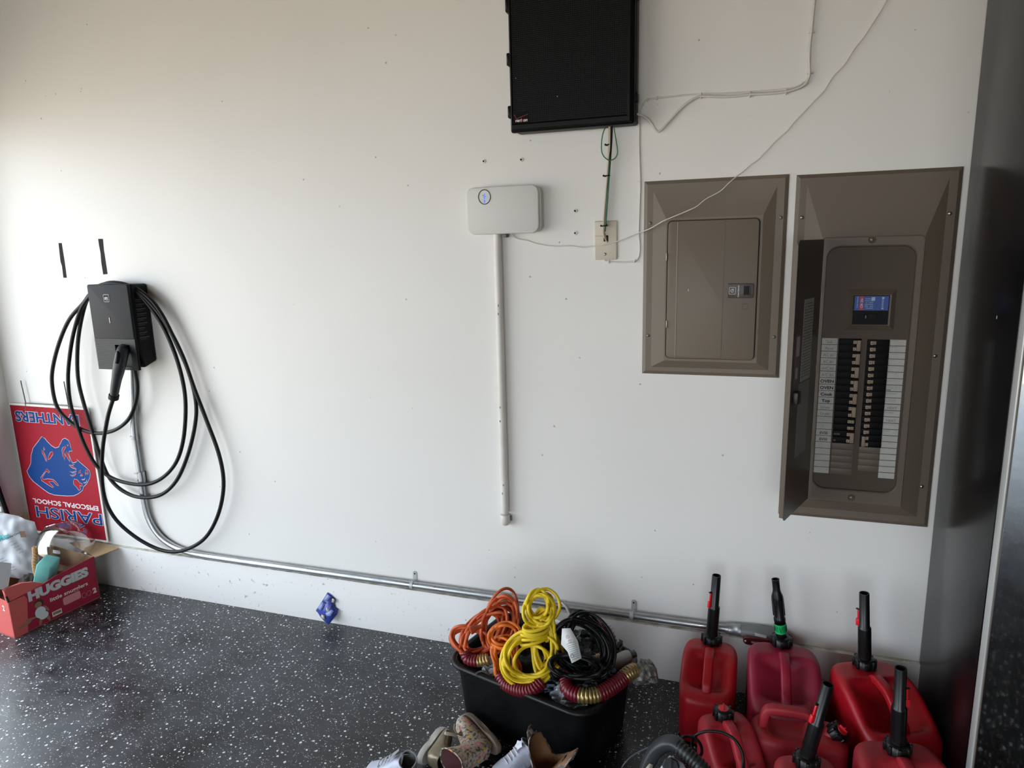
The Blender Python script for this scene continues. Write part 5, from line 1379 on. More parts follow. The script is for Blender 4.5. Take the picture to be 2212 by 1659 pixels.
    def fn(u, v):
        a = 2 * pi * u; t = v * 2 - 1; rr = .027 * (1 - abs(t) ** 4) ** .5 * (1 + .15 * t)
        k = 1 + .5 * mnoise.noise(V(cos(a) * 2.2, sin(a) * 2.2, t * 3.3)) + .25 * mnoise.noise(V(cos(a) * 6, sin(a) * 6, t * 9))
        return c + (q @ V(cos(a) * rr * k, sin(a) * rr * k, t * .040))
    mb.grid(fn, 26, 18, cu=True); mb.build('foil_end', fm, T, sharp=12)
    garland([(1081, 1458, -.455), (1095, 1478, -.475), (1125, 1490, -.49), (1150, 1488, -.49), (1172, 1470, -.475)], [(0, 1, rm)], .0205, 'curved red ribbed tube at the front of the tub under the yellow cord')
    garland([(1005, 1408, -.42), (1012, 1424, -.43), (1034, 1428, -.43), (1056, 1424, -.42)], [(0, .62, rm), (.62, 1, gm)], .0175, 'short red and gold ribbed tube at the left of the tub under the orange cord')
    garland([(1268, 1352, -.26), (1296, 1355, -.25), (1315, 1378, -.26), (1318, 1402, -.28), (1300, 1425, -.30), (1275, 1428, -.32)], [(0, .62, rm), (.62, 1, gm)], .021, 'curved red ribbed tube at the back of the tub behind the black cord')
    # bottle / can lying
    c = at(1322, 1432, -.33); ax = (at(1352, 1420, -.31) - at(1306, 1441, -.35)).normalized(); M = Matrix.Translation(at(1306, 1441, -.35)) @ ax.to_track_quat('Z', 'Y').to_matrix().to_4x4()
    T = thing('spray_can', at(1306, 1441, -.35), 'grey spray can lying in the right end of the tub', 'spray can')
    MB().lathe([(0, .004), (.013, .004), (.017, .0), (.0195, .002), (.0195, .012)], 24, M).build('can_base', mat('can_silver', '#8d8f90', .35, metal=.8), T)
    MB().lathe([(.0192, .012), (.0192, .075), (.015, .083), (0, .083)], 24, M).build('can_body', mat('can_grey', '#a2a2a0', .5), T)
    MB().lathe([(0, .083), (.011, .083), (.011, .10), (0, .101)], 18, M).build('nozzle_cap', mat('can_cap_grey', '#55565a', .5), T)
    # plastic bags and scraps
    pl = bpy.data.materials.new('clear_film'); pl.use_nodes = True; N_ = pl.node_tree.nodes; L_ = pl.node_tree.links
    b = N_['Principled BSDF']; b.inputs['Base Color'].default_value = lin('#b9bfc4'); b.inputs['Roughness'].default_value = .2; b.inputs['Alpha'].default_value = .55
    def crumple(px, py, y, w, h, m, lbl, cat, nm, seed, alpha=1):
        c = at(px, py, y); mb = MB(); rn = random.Random(seed)
        def fn(u, v):
            a, b_ = u - .5, v - .5
            d = V(a * w, 0, b_ * h)
            n1 = mnoise.noise(V(a * 5 + seed, b_ * 5, 0)); n2 = mnoise.noise(V(a * 8 + seed, b_ * 8, 4)) * .6; n3 = mnoise.noise(V(a * 9, b_ * 9 + seed, 9))
            e = 1 + .35 * mnoise.noise(V(a * 3, b_ * 3, seed))
            return c + CR * (d.x * e + n2 * .012) + V(0, .75, .62) * (d.z * e) + V(0, -.62, .75) * (n1 * .030 + n2 * .014 + .01) + CR * n3 * .01
        mb.grid(fn, 18, 14)
        return tag(mb.build(nm, m, recalc=False, sharp=18), lbl, cat)
    crumple(1062, 1444, -.425, .055, .05, pl, 'crumpled clear plastic bag at the front left inside the tub', 'plastic bag', 'plastic_bag', 2)
    crumple(1236, 1506, -.475, .115, .06, pl, 'crumpled clear plastic bag at the front right inside the tub', 'plastic bag', 'plastic_bag', 6)
    crumple(1180, 1478, -.455, .05, .07, mat('blue_cloth', '#22384f', .85), 'scrap of dark blue cloth beside the front red ribbed tube', 'cloth', 'blue_cloth', 9)
    crumple(1205, 1482, -.45, .06, .035, mat('pale_blue_paper', '#6f808c', .6), 'pale blue crumpled paper in the middle front of the tub', 'paper', 'crumpled_paper', 11)
    crumple(1268, 1392, -.34, .07, .08, mat('grey_plastic_sheet', '#5d5e5e', .35), 'crumpled grey plastic sheet under the black cord', 'plastic sheet', 'plastic_sheet', 14)
    crumple(1300, 1462, -.42, .07, .05, mat('dark_grey_cloth', '#26272a', .8), 'dark grey cloth under the bent ribbed tube in the tub', 'cloth', 'grey_cloth', 17)
    crumple(1330, 1412, -.29, .05, .06, mat('pale_scrap', '#5e5f60', .5), 'pale grey scrap behind the spray can in the tub', 'plastic sheet', 'plastic_sheet', 19)
    # dark jumble filling the tub
    mb = MB()
    def fn(u, v):
        x = (u - .5) * (TUB_L - .10); y = (v - .5) * (TUB_W - .10)
        z = .155 + .05 * mnoise.noise(V(x * 14, y * 14, 0)) + .03 * mnoise.noise(V(x * 40, y * 40, 0))
        return TM @ V(x, y, z)
    mb.grid(fn, 34, 26)
    o = tag(mb.build('tangled_filling', mat('dark_jumble', '#101114', .8, col2='#1c1d21', vscale=30), recalc=False, sharp=30), 'dark jumble of cloth and bags filling the tub beneath the cords', 'clutter'); o['kind'] = 'stuff'
tub_contents()

# ================================================================ red fuel cans
RED1 = mat('can_red', '#a80d1c', .42, var=.10, vscale=5, bump=.22, bscale=320)
RED2 = mat('can_red_dusty', '#ab2531', .52, col2='#93202c', vscale=9, bump=.22, bscale=320)
CRIM = mat('can_crimson', '#8e1230', .48, col2='#84203a', vscale=6, bump=.22, bscale=320)
BR_RED = mat('bright_red_clip', '#d41f2c', .4)
C_BLK = mat('collar_black', '#0a0a0b', .36, spec=.4)
S_BLK = mat('spout_black', '#0d0e0f', .34, spec=.4, rvar=.08)
def sst(t): t = max(0, min(1, t)); return t * t * (3 - 2 * t)

def collar_mesh(M, r, h, n=8):
    mb = MB()
    mb.lathe([(r * .55, -.002), (r * .9, 0), (r * .92, h * .85), (r * .75, h), (r * .5, h + .001)], 24, M)
    for k in range(n):
        a = 2 * pi * k / n
        mb.box((-.004, -.003, 0), (.004, .004, h * .92), .0012, M=M @ Matrix.Rotation(a, 4, 'Z') @ Matrix.Translation((0, r * .92, 0)))
    return mb

def fuel_can(px, py, W, L, H, ang, label, m=RED1, top=.72, kind='spout', tip=None, vc=.30, dip=.045, green=False, clip=None, name='fuel_can', emboss=False, hw=.0135, flex=False, tilt=None, slen=None, loop=0):
    R = Matrix.Rotation(ang, 4, 'Z'); base = atz(px, py, H)
    T = thing(name, V(0, 0, 0), label, 'fuel can', 'red fuel cans on the floor by the panels')
    T.location = base - (R @ V(0, vc * L, H)); T.location.z = 0
    T.rotation_euler = (0, 0, ang)
    M = Matrix.Translation(T.location) @ R
    zs = H * top
    def zt(v): return H - (H - zs) * sst((.16 * L - v) / (.62 * L))
    def surf(u, v):
        z = zt(v)
        k = (1 - sst(abs(u) / (.46 * W))) if abs(u) < .46 * W else 0
        bx = sst((v + .34 * L) / (.10 * L)) * (1 - sst((v - .06 * L) / (.10 * L)))
        return z - dip * k ** .8 * bx
    n = 72; rr = min(W, L) * .26
    # rounded rectangle radius by angle
    foot = []
    for i in range(n):
        a = 2 * pi * i / n; c, s = cos(a), sin(a); e = 4.2
        q = (abs(c) ** e + abs(s) ** e) ** (-1 / e)
        foot.append((c * q * W / 2, s * q * L / 2))
    rows = []
    for z, sc in ((0.0, .90), (.0015, .95), (.008, .985), (.025, 1.0), (.05, 1.0)): rows.append([(x * sc, y * sc, z) for x, y in foot])
    for f in (.35, .55, .72, .84): rows.append([(x * (1.0 - .0 * f), y, .05 + (surf(x, y) - .022 - .05) * f) for x, y in foot])
    rad = .024
    for k in range(7):
        t = k / 6 * pi / 2
        ins = rad * (1 - cos(t)); 
        row = []
        for x, y in foot:
            d = sqrt(x * x + y * y); g = max(0, (d - ins * 1.1) / d)
            row.append((x * g, y * g, surf(x * g, y * g) - rad * (1 - sin(t))))
        rows.append(row)
    for s in (.88, .78, .68, .58, .48, .38, .28, .19, .11, .05):
        f0 = rows[11 + 4]
        row = []
        for x, y in foot:
            d = sqrt(x * x + y * y); g = (d - rad * 1.1) / d * s
            row.append((x * g, y * g, surf(x * g, y * g)))
        rows.append(row)
    mb = MB(); VR = [[mb.bm.verts.new(M @ V(*p)) for p in row] for row in rows]
    for A, B in zip(VR, VR[1:]):
        for i in range(n): mb.bm.faces.new((A[i], A[(i + 1) % n], B[(i + 1) % n], B[i])).smooth = True
    mb.bm.faces.new(VR[0][::-1]); mb.bm.faces.new(VR[-1]).smooth = True
    body = mb.build('can_body', m, T, sharp=70)
    # handle bridging the recess
    hb = zt(-.30 * L)
    hp = [V(0, .20 * L, H - .012), V(0, .15 * L, H - .001), V(0, .08 * L, H + .001), V(0, -.08 * L, zt(-.08 * L) + .016), V(0, -.24 * L, hb + .016), V(0, -.30 * L, hb + .006), V(0, -.33 * L, hb - .018)]
    if loop:
        zl = H + loop
        hp = [V(0, .16 * L, zt(.16 * L) - .015), V(0, .13 * L, zt(.1 * L) + loop * .6), V(0, .08 * L, zl), V(0, -.06 * L, zl + .004), V(0, -.28 * L, zl + .004), V(0, -.35 * L, zl - .006), V(0, -.38 * L, zt(-.38 * L) + .01), V(0, -.39 * L, zt(-.38 * L) - .015)]
    MB().tube([M @ p for p in cr(hp, 5)], 1, 16, sq=(hw, .0115, (M.to_3x3() @ V(1, 0, 0)))).build('handle', m, T, sharp=60)
    # seam line along the handle
    # neck and collar
    up_ = V(0, 0, 1)
    b0 = M @ V(0, vc * L, H - .004)
    if tip: dv = (at(tip[0], tip[1], (b0.y if len(tip) < 3 else tip[2])) - (b0 + V(0, 0, .02)))
    elif tilt: dv = V(*tilt)
    else: dv = V(0, 0, .1)
    ln = dv.length; dn = dv.normalized()
    if kind == 'cap':
        MM = Matrix.Translation(b0) @ dn.to_track_quat('Z', 'Y').to_matrix().to_4x4()
        MB().lathe([(.026, -.012), (.022, -.002), (.020, .008)], 24, MM).build('neck', m, T)
        cp = collar_mesh(MM @ Matrix.Translation((0, 0, .004)), .0255, .026).build('cap', C_BLK, T)
        MM2 = MM @ Matrix.Translation((0, 0, .030))
        mb = MB(); mb.lathe([(.014, -.001), (.0135, .002), (0, .0025)], 20, MM2); mb.box((-.0015, -.011, 0), (.0015, .011, .009), .001, M=MM2); mb.box((-.001, -.001, 0), (.001, .001, .014), M=MM2)
        lab(mb.build('cap_insert', BR_RED, cp), 'bright red turn key in the cap')
        return T
    MC = Matrix.Translation(b0) @ (V(0, 0, 1) * .8 + dn * .2).normalized().to_track_quat('Z', 'Y').to_matrix().to_4x4()
    MB().lathe([(.028, -.012), (.024, -.002), (.021, .008)], 24, MC).build('neck', m, T)
    cp = collar_mesh(MC @ Matrix.Translation((0, 0, .003)), .0295, .026).build('collar', C_BLK, T)
    s0 = b0 + V(0, 0, .02)
    MS = Matrix.Translation(s0) @ dn.to_track_quat('Z', 'Y').to_matrix().to_4x4()
    if flex:
        sp = MB(); sp.lathe([(.0125, 0), (.013, ln * .30), (.0165, ln * .31), (.0165, ln * .36), (.0145, ln * .38), (.0165, ln * .66), (.0165, ln * .72), (.0115, ln * .80), (.0105, ln * .84), (.0105, ln * .98), (.0112, ln), (.0085, ln), (.008, ln * .9), (0, ln * .9)], 20, MS)
        for k in range(6): 
            a = k * pi / 3; sp.box((-.0014, .0135, ln * .40), (.0014, .017, ln * .68), .0006, M=MS @ Matrix.Rotation(a, 4, 'Z'))
        sp.build('spout', S_BLK, T)
        g = MB(); g.lathe([(.0155, ln * .12), (.0165, ln * .12), (.0165, ln * .27), (.0155, ln * .27)], 24, MS)
        go = lab(g.build('child_lock_ring', mat('ring_green', '#13b265', .45), T), 'bright green ring at the spout base')
        z = MB(); pts = []
        for k in range(41):
            a = 2 * pi * k / 40; pts.append(MS @ V(.0168 * cos(a), .0168 * sin(a), ln * (.20 + (.05 if k % 2 else -.05))))
        z.tube(pts, .0008, 4); z.build('zigzag', mat('ring_dark', '#0d3c2a', .5), go)
    else:
        sp = MB(); sp.lathe([(.0172, 0), (.0172, ln * .48), (.0168, ln * .50), (.0136, ln * .52), (.0130, ln * .99), (.0126, ln), (.0104, ln), (.0100, ln * .85), (0, ln * .85)], 20, MS)
        sp.tube([MS @ V(0, -.012, .004), MS @ V(0, -.012, ln * .46)], .0045, 6)
        sp.build('spout', S_BLK, T)
        if clip is not None:
            MK = MS @ Matrix.Rotation(clip, 4, 'Z')
            k = MB(); k.box((-.004, .0125, ln * .50), (.004, .0225, ln * .60), .001, M=MK); k.box((-.0025, .013, ln * .60), (.0025, .0185, ln * .73), .0008, M=MK)
            ko = lab(k.build('spout_clip', BR_RED, T), 'bright red spring clip on the spout')
            MB().box((-.003, .012, ln * .735), (.003, .022, ln * .75), .0006, M=MK).build('clip_tab', S_BLK, ko)
    if emboss: pass
    return T

fuel_can(1537, 1386, .158, .225, .215, radians(-2), 'bright red fuel can with tall black spout and red clip, leftmost against the curb', RED1, .70, tip=(1548, 1243), clip=radians(40), dip=.03, vc=.38)
fuel_can(1688, 1391, .195, .225, .245, radians(3), 'large crimson fuel can with a green ring on its spout, between two red ones', CRIM, .66, tip=(1675, 1251), flex=True, dip=.035, vc=.42)
fuel_can(1867, 1438, .205, .28, .235, radians(21), 'largest red fuel can with black spout standing against the black refrigerator', RED1, .72, tip=(1867, 1281), clip=radians(150), dip=.055, vc=.36)
fuel_can(1562, 1549, .140, .180, .170, radians(27), 'small dusty red fuel can with a black screw cap instead of a spout, front left', RED2, .62, kind='cap', dip=.035)
t = fuel_can(1801, 1585, .125, .235, .150, radians(-86), 'dusty red fuel can seen side-on with raised loop handle and tilted black cap', RED2, 1.0, kind='cap', vc=.36, dip=.02, tilt=(.55, -.2, .75), loop=.045)
fuel_can(1741, 1650, .150, .22, .185, radians(15), 'red fuel can at the bottom edge whose black spout leans to the right', RED2, .66, tip=(1789, 1478), clip=radians(35), dip=.03)
fuel_can(1938, 1622, .200, .24, .205, radians(12), 'red fuel can with upright black spout in front of the largest can', RED2, .68, tip=(1946, 1443), clip=radians(15), dip=.03)

# ================================================================ shoes
def loft(rings, mb, close0=True):
    VR = [[mb.bm.verts.new(p) for p in r] for r in rings]; n = len(rings[0])
    for A, B in zip(VR, VR[1:]):
        for i in range(n): mb.bm.faces.new((A[i], A[(i + 1) % n], B[(i + 1) % n], B[i])).smooth = True
    if close0: mb.bm.faces.new(VR[0][::-1]).smooth = True
def shoe(name, label, cat, M, prof, solew, mats, group=None, sole_t=.012, lining=None, toe_r=.9, notch=0.0):
    """prof: (bx,bz,tx,tz,w) stations from the toe to the opening; x backwards, z up, y sideways. M places the shoe."""
    T = thing(name, M @ V(prof[len(prof) // 2][0], 0, 0), label, cat, group)
    n = 22
    zmax = max(p[1] for p in prof)
    def ring(b, k=1.0, drop=0):
        bx, bz, tx, tz, w = b; nf = notch * max(0, (bz / zmax - .3) / .7) ** 1.5; B = V(bx, 0, bz + sole_t); Tp = V(tx, 0, tz + sole_t)
        c = (B + Tp) / 2; a = (Tp - B) / 2; out = []
        for i in range(n):
            t = 2 * pi * i / n; ct, s_ = cos(t), sin(t); e = .72
            cy = math.copysign(abs(s_) ** e, s_) * w * k; cz = math.copysign(abs(ct) ** .8, ct) * k
            out.append(M @ (c + a * cz + V(0, cy, -nf * abs(s_) ** 3.2)))
        return out
    # interpolate the stations
    P = []
    for i in range(len(prof) - 1):
        for k in range(3):
            t = k / 3; P.append(tuple(prof[i][j] * (1 - t) + prof[i + 1][j] * t for j in range(5)))
    P.append(prof[-1])
    mb = MB(); loft([ring(p) for p in P], mb); up_ = mb.build('upper', mats[0], T, sharp=60)
    mb = MB(); q = [ring(p, .93) for p in P[-12:]]; loft(q, mb); mb.build('lining', mats[2], T, sharp=60)
    mb = MB(); r0, r1 = ring(prof[-1], 1.02), None
    mb.tube(ring(prof[-1], .985), .0022, 6, closed=True); mb.build('collar_edge', mats[0], T)
    # sole
    xs = [p[0] for p in prof]; x0, x1 = min(xs) - .004, max(xs) + .003; Ls = x1 - x0
    out = []
    for i in range(30):
        t = 2 * pi * i / 30; c, s_ = cos(t), sin(t); u = (c + 1) / 2
        wv = solew * (1.0 - .22 * math.exp(-((u - .58) / .16) ** 2)) * (1 if True else 1)
        out.append((x0 + Ls * u, math.copysign(abs(s_) ** .75, s_) * wv * (1 - .12 * u)))
    mb = MB(); b = bmesh.new(); A = [b.verts.new(V(x, y, 0)) for x, y in out]; C_ = [b.verts.new(V(x, y, sole_t * 1.25)) for x, y in out]
    b.faces.new(A[::-1]); b.faces.new(C_)
    for i in range(30): b.faces.new((A[i], A[(i + 1) % 30], C_[(i + 1) % 30], C_[i]))
    bmesh.ops.bevel(b, geom=[e for e in b.edges if abs(e.verts[0].co.z - e.verts[1].co.z) < 1e-6], offset=.002, segments=2, profile=.5, affect='EDGES')
    mb.merge(b, 0, M); mb.build('sole', mats[1], T, sharp=40)
    return T, ring, P

def floral_mat():
    m, N, L, b = node_mat('floral_print')
    tc = N.new('ShaderNodeTexCoord'); P = tc.outputs['Object']
    def vor(scale, seed, feat='F1'):
        mp = N.new('ShaderNodeMapping'); mp.inputs['Location'].default_value = (seed, seed * 2, seed * .7); L.new(P, mp.inputs[0])
        v = N.new('ShaderNodeTexVoronoi'); v.inputs['Scale'].default_value = scale; L.new(mp.outputs[0], v.inputs['Vector'])
        s = N.new('ShaderNodeSeparateColor'); L.new(v.outputs['Color'], s.inputs[0]); return v.outputs['Distance'], s
    c = mixc(N, L, mrange(N, L, noise(N, L, P, 160, 3), .5, .6), lin('#b0a08f'), lin('#6f665c'))
    d, s = vor(95, 3); leaf = mth(N, L, 'MULTIPLY', mrange(N, L, d, .36, .40, 1, 0), mrange(N, L, s.outputs[0], .55, .56, 1, 0)); c = mixc(N, L, leaf, c, lin('#4d5a4c'))
    d, s = vor(52, 1); on = mth(N, L, 'MULTIPLY', mrange(N, L, d, .42, .47, 1, 0), mrange(N, L, s.outputs[0], .72, .73, 1, 0))
    c = mixc(N, L, on, c, lin('#b97f80')); c = mixc(N, L, mth(N, L, 'MULTIPLY', mrange(N, L, d, .20, .24, 1, 0), on), c, lin('#d0a39c'))
    c = mixc(N, L, mth(N, L, 'MULTIPLY', mrange(N, L, d, .10, .12, 1, 0), on), c, lin('#8e5a54'))
    d, s = vor(40, 7); on = mth(N, L, 'MULTIPLY', mrange(N, L, d, .22, .24, 1, 0), mrange(N, L, s.outputs[1], .6, .61, 1, 0)); c = mixc(N, L, on, c, lin('#cf9a3f'))
    L.new(c, b.inputs['Base Color']); b.inputs['Roughness'].default_value = .6
    return m
def snake_mat():
    m, N, L, b = node_mat('snakeskin_print')
    tc = N.new('ShaderNodeTexCoord'); P = tc.outputs['Object']
    c = mixc(N, L, mrange(N, L, noise(N, L, P, 60, 4, .65), .44, .54), lin('#a89b92'), lin('#4a403c'))
    v = N.new('ShaderNodeTexVoronoi'); v.inputs['Scale'].default_value = 330; v.feature = 'DISTANCE_TO_EDGE'; L.new(P, v.inputs['Vector'])
    c = mixc(N, L, mrange(N, L, v.outputs['Distance'], .02, .10, .6, 0), c, lin('#40383a'))
    L.new(c, b.inputs['Base Color']); b.inputs['Roughness'].default_value = .6
    return m
def frame(o, fwdv, upv):
    """local -x is the toe direction, z up"""
    f = Vector(fwdv).normalized(); u = Vector(upv); u = (u - f * u.dot(f)).normalized(); l = u.cross(-f)
    X = -f
    return Matrix(((X.x, l.x, u.x, o[0]), (X.y, l.y, u.y, o[1]), (X.z, l.z, u.z, o[2]), (0, 0, 0, 1)))
BOOT = [(.0, .004, .004, .014, .010), (.012, 0, .016, .036, .026), (.035, 0, .040, .046, .031), (.060, 0, .066, .056, .030), (.085, 0, .084, .068, .027), (.112, 0, .092, .080, .025), (.136, .003, .094, .092, .025), (.150, .022, .092, .102, .026), (.152, .050, .088, .112, .029), (.152, .080, .084, .121, .031), (.155, .112, .080, .128, .033)]
LOW = [(.0, .004, .004, .012, .010), (.010, 0, .014, .028, .024), (.030, 0, .036, .036, .029), (.055, 0, .062, .046, .029), (.078, 0, .080, .058, .027), (.100, 0, .092, .066, .026), (.122, .002, .098, .070, .026), (.138, .016, .104, .073, .027), (.144, .036, .110, .075, .027), (.146, .058, .112, .076, .028)]
def sc(prof, k, kz=1): return [(a * k, b * k * kz, c * k, d * k * kz, w * k) for a, b, c, d, w in prof]
G = None
# floral boot on its side, sole towards the tub
o = atz(1000, 1552, .056)
M = frame(o, V(-.80, .50, .04), V(-.50, -.86, .06))
T, ring, P = shoe('floral_boot', 'small floral print ankle boot lying on its side against the tub', 'shoe', M @ Matrix.Translation((0, 0, -.012)), sc(BOOT, 1.06), .035, (floral_mat(), mat('boot_sole_brown', '#6d5d51', .7), mat('boot_lining', '#6d4447', .85)))
MM = M
lm = mat('lace_beige', '#a79f90', .8)
def bow(c, e1, e2, n, s, T, m, nm='laces'):
    mb = MB()
    for sg in (1, -1):
        mb.tube(cr([c, c + e1 * sg * .4 * s + e2 * .25 * s + n * .3 * s, c + e1 * sg * s + e2 * .3 * s + n * .25 * s, c + e1 * sg * .9 * s - e2 * .1 * s + n * .2 * s, c + e1 * .1 * sg * s + n * .1 * s], 6), 1, 8, sq=(.0045, .0014, n))
        mb.tube(cr([c, c + e1 * sg * .35 * s - e2 * .6 * s + n * .1 * s, c + e1 * sg * .5 * s - e2 * 1.3 * s], 6), 1, 8, sq=(.004, .0013, n))
    mb.build(nm, m, T)
R3 = M.to_3x3()
c = M @ V(.070, .012, .068)
bow(c + V(0, 0, .008), (R3 @ V(-.5, .2, .6)).normalized(), (R3 @ V(.6, 0, .6)).normalized(), (R3 @ V(-.3, .8, .6)).normalized(), .030, T, lm)
# gold sneaker on its side, sole to the left
o = atz(966, 1580, .032)
M = frame(o, V(.16, .98, .03), V(.97, -.18, .10))
T, ring, P = shoe('gold_sneaker', 'small gold sneaker lying on its side with a thick white sole beside the floral boot', 'shoe', M @ Matrix.Translation((0, 0, -.016)), sc(LOW, .88), .028, (mat('gold_leather', '#857a63', .38, metal=.35, var=.25, vscale=60), mat('sneaker_sole_white', '#b5b3ac', .6, var=.1), mat('sneaker_lining', '#5d574f', .9)), sole_t=.016)
R3 = M.to_3x3()
pts = [M @ V(.086 + .004 * cos(a), .028 * sin(a), .046 + .020 * cos(a)) for a in [k * pi / 12 - pi * .5 for k in range(13)]]
MB().tube(pts, 1, 10, sq=(.009, .002, R3 @ V(1, 0, -.4))).build('strap', mat('gold_strap', '#7c7361', .45, metal=.25), T)
# pale blue sneakers
blu = mat('pale_blue_glitter', '#a9b4c2', .45, col2='#b9b3c6', vscale=60)
lil = mat('lilac_sole', '#9d98ae', .45)
grl = mat('sneaker_grey_lining', '#8d9096', .85)
def pale(o, f, u, label, k):
    M = frame(o, f, u)
    T, ring, P = shoe('pale_sneaker', label, 'shoe', M, sc(LOW, k, 1.12), .032 * k, (blu, lil, grl), 'pair of pale blue sneakers')
    R3 = M.to_3x3()
    star = []
    for i in range(10):
        a = 2 * pi * i / 10; r = (.017 if i % 2 == 0 else .0115) * k; star.append((r * cos(a), r * sin(a)))
    MB().prism(star, R3 @ V(0, 0, .003), O=M @ V(.094 * k, 0, .095 * k), U=(R3 @ V(.75, 0, .65)).normalized(), W=R3 @ V(0, 1, 0)).build('tongue', mat('tongue_silver', '#b3b3ba', .35, metal=.3, var=.3, vscale=90), T)
    for i in range(4):
        x = (.050 + i * .011) * k; z = (.058 + i * .0085) * k
        MB().tube([M @ V(x, -.014 * k, z), M @ V(x - .002, 0, z + .006 * k), M @ V(x, .014 * k, z)], .0018, 6).build('lace', mat('lace_white', '#c3c4c8', .7), T)
    for sd in (1, -1):
        MB().prism([(-.022 * k, -.012 * k), (.022 * k, -.012 * k), (.018 * k, .016 * k), (-.006 * k, .014 * k)], R3 @ V(0, sd * .002, 0), O=M @ V(.082 * k, sd * .0262 * k, .036 * k), U=R3 @ V(1, 0, 0), W=(R3 @ V(0, -sd * .12, 1)).normalized()).build('side_panel', mat('side_print_blue', '#8fa6ba', .5, col2='#a9a2ba', vscale=70), T)
    MB().tube([M @ V(.118 * k, .028 * k, .080 * k), M @ V(.112 * k, 0, .098 * k), M @ V(.118 * k, -.028 * k, .080 * k)], 1, 8, sq=(.007, .0018, R3 @ V(1, 0, 0))).build('strap', mat('strap_grey', '#9b9ea6', .5), T)
    return T
h = atz(786, 1668, .02)
pale(V(h.x, h.y, 0), V(-1, .03, 0), V(0, 0, 1), 'pale blue child sneaker at the bottom edge, leftmost of the shoes', 1.08)
h = atz(1062, 1678, .02)
pale(V(h.x, h.y, 0), V(-.72, -.70, 0), V(0, 0, 1), 'pale blue child sneaker between the floral boot and the snakeskin boot', .88)
# snakeskin ankle boots
sn = snake_mat(); tanl = mat('tan_lining', '#7d5a3c', .75); sol = mat('boot_sole_tan', '#6a4d38', .7)
SNK = [(.0, .003, .004, .014, .012), (.02, 0, .024, .030, .028), (.06, 0, .066, .042, .036), (.11, 0, .112, .058, .036), (.150, 0, .135, .080, .033), (.190, 0, .145, .100, .032), (.215, .010, .146, .118, .034), (.228, .045, .143, .115, .037), (.232, .080, .136, .124, .041), (.236, .112, .124, .134, .046), (.243, .148, .112, .146, .050)]
def snk(px, py, z, f, label, k):
    h = atz(px, py, z); F = Vector(f).normalized()
    o = V(h.x, h.y, 0) + F * .19 * k
    M = frame(V(o.x, o.y, 0), f, V(0, 0, 1))
    T, ring, P = shoe('snakeskin_boot', label, 'shoe', M, sc(SNK, k), .040 * k, (sn, sol, tanl), None, sole_t=.008, notch=.09 * k)
    R3 = M.to_3x3()
    MB().tube([M @ V(.246 * k, .004, .135 * k), M @ V(.254 * k, 0, .160 * k), M @ V(.250 * k, -.002, .180 * k), M @ V(.241 * k, 0, .160 * k)], 1, 8, sq=(.007, .0015, R3 @ V(0, 1, 0))).build('pull_tab', sn, T)
snk(1186, 1601, .155, V(.97, -.24, 0), 'snakeskin print ankle boot with brown lining and deep side notch, right of the sneakers', .98)

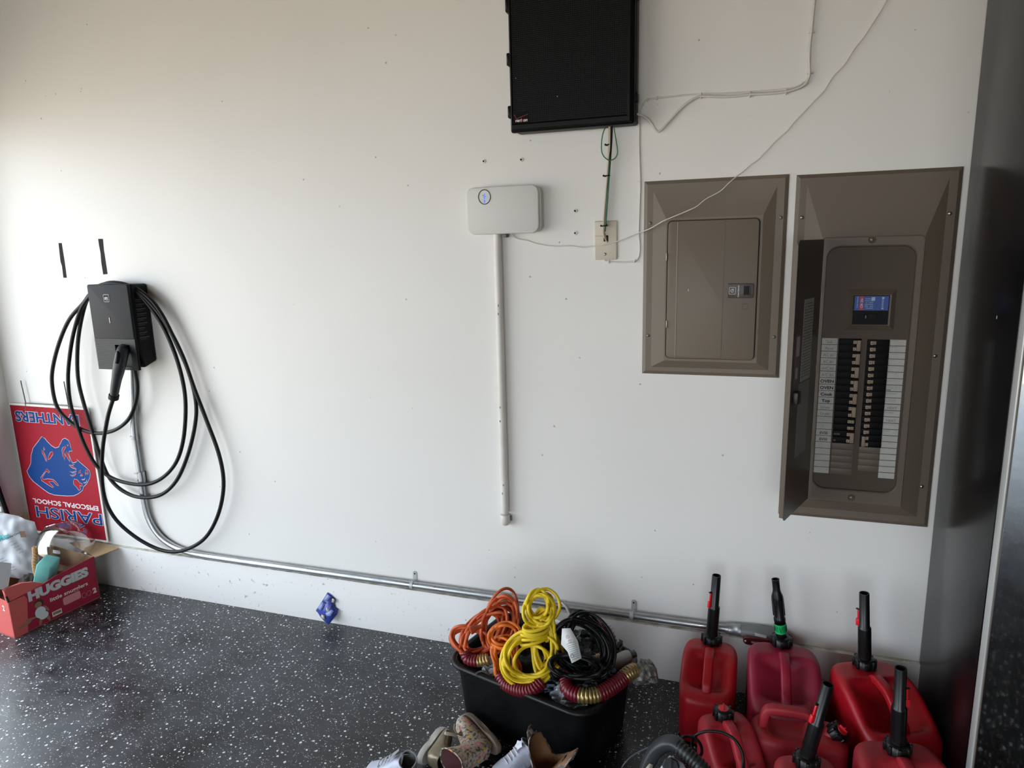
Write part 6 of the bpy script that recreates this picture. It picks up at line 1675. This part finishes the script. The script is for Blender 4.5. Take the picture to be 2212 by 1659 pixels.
# ================================================================ black portable cleaner at the bottom edge
def cleaner():
    c = atz(1440, 1655, .20)
    T = thing('steam_cleaner', V(c.x, c.y - .02, 0), 'black portable cleaner with ribbed hose and dial at the bottom edge', 'steam cleaner')
    k = K_MATTE
    def cy(px, py, y): return at(px, py, y)
    y0 = c.y
    mb = MB(); mb.box((c.x - .075, y0 - .13, .0), (c.x + .115, y0 + .012, .165), .03, seg=4); mb.build('housing', k, T)
    # sloping shoulder arm
    pts = [cy(1393, 1668, y0 + .03), cy(1402, 1645, y0 + .03), cy(1416, 1622, y0 + .03), cy(1436, 1607, y0 + .025), cy(1456, 1606, y0 + .02), cy(1472, 1616, y0 + .01)]
    MB().tube(cr(pts, 6), 1, 16, sq=(.017, .015, (0, 1, .3))).build('hose_elbow', mat('elbow_grey', '#2a2c2e', .5), T)
    hp = cr([cy(1462, 1610, y0 + .015), cy(1484, 1628, y0), cy(1506, 1648, y0 - .01), cy(1528, 1672, y0 - .02), cy(1540, 1690, y0 - .03)], 14); n = len(hp)
    MB().tube(hp, [(.0175 if (i // 2) % 2 else .0150) for i in range(n)], 16).build('ribbed_hose', mat('hose_dark', '#1c1d1f', .5), T, sharp=80)
    a, b_, c_, d_ = cy(1418, 1672, y0 - .02), cy(1446, 1632, y0 - .005), cy(1476, 1650, y0 - .01), cy(1486, 1672, y0 - .02)
    a = cy(1414, 1675, y0 - .02)
    mb = MB(); mb._add([a, b_, c_, d_], [(0, 1, 2, 3)], smooth=False); mb.build('control_plate', mat('plate_grey', '#a3a5a8', .4), T, solid=.004)
    p = cy(1449, 1656, y0 - .022); nn = (CPOS - p).normalized()
    MM = Matrix.Translation(p) @ nn.to_track_quat('Z', 'Y').to_matrix().to_4x4()
    kb = MB(); kb.lathe([(.020, -.004), (.020, .006), (.017, .010), (0, .010)], 8, MM); kb.box((-.003, -.016, .010), (.003, .016, .014), .001, M=MM); kb.build('dial', mat('dial_dark', '#26292e', .45), T, sharp=30)
    mb = MB(); mb._add([cy(1385, 1672, y0 + .0), cy(1402, 1650, y0 + .01), cy(1411, 1652, y0 + .01), cy(1405, 1674, y0)], [(0, 1, 2, 3)], smooth=False); mb.build('side_panel', mat('cream_plate', '#a89f92', .5), T, solid=.004)
    MB().tube(cr([cy(1478, 1690, y0 - .03), cy(1492, 1662, y0 - .01), cy(1497, 1640, y0 + .01)], 6), .0012, 5).build('wire', K_CABLE, T)
    cord = [(1360, 1659, y0 + .10), (1352, 1672, y0 + .08), (1343, 1660, y0 + .10), (1362, 1636, y0 + .11), (1395, 1617, y0 + .08), (1412, 1612, y0 + .05)]
    MB().tube(cr([at(*q) for q in cord], 8), .0022, 6).build('thin_hose', mat('hose_grey', '#4a4d52', .4), T)
    cord = [(1466, 1600, y0 + .03), (1478, 1591, y0 + .06), (1497, 1592, y0 + .06), (1512, 1606, y0 + .05), (1516, 1625, y0 + .04), (1508, 1634, y0 + .03), (1496, 1616, y0 + .05), (1496, 1598, y0 + .06), (1508, 1585, y0 + .06), (1532, 1579, y0 + .06), (1562, 1583, y0 + .06), (1586, 1597, y0 + .05), (1601, 1620, y0 + .04), (1606, 1645, y0 + .03), (1604, 1668, y0 + .01), (1596, 1690, y0 - .01)]
    MB().tube(cr([at(*q) for q in cord], 8), .0036, 9).build('power_cord', K_CABLE, T)
cleaner()
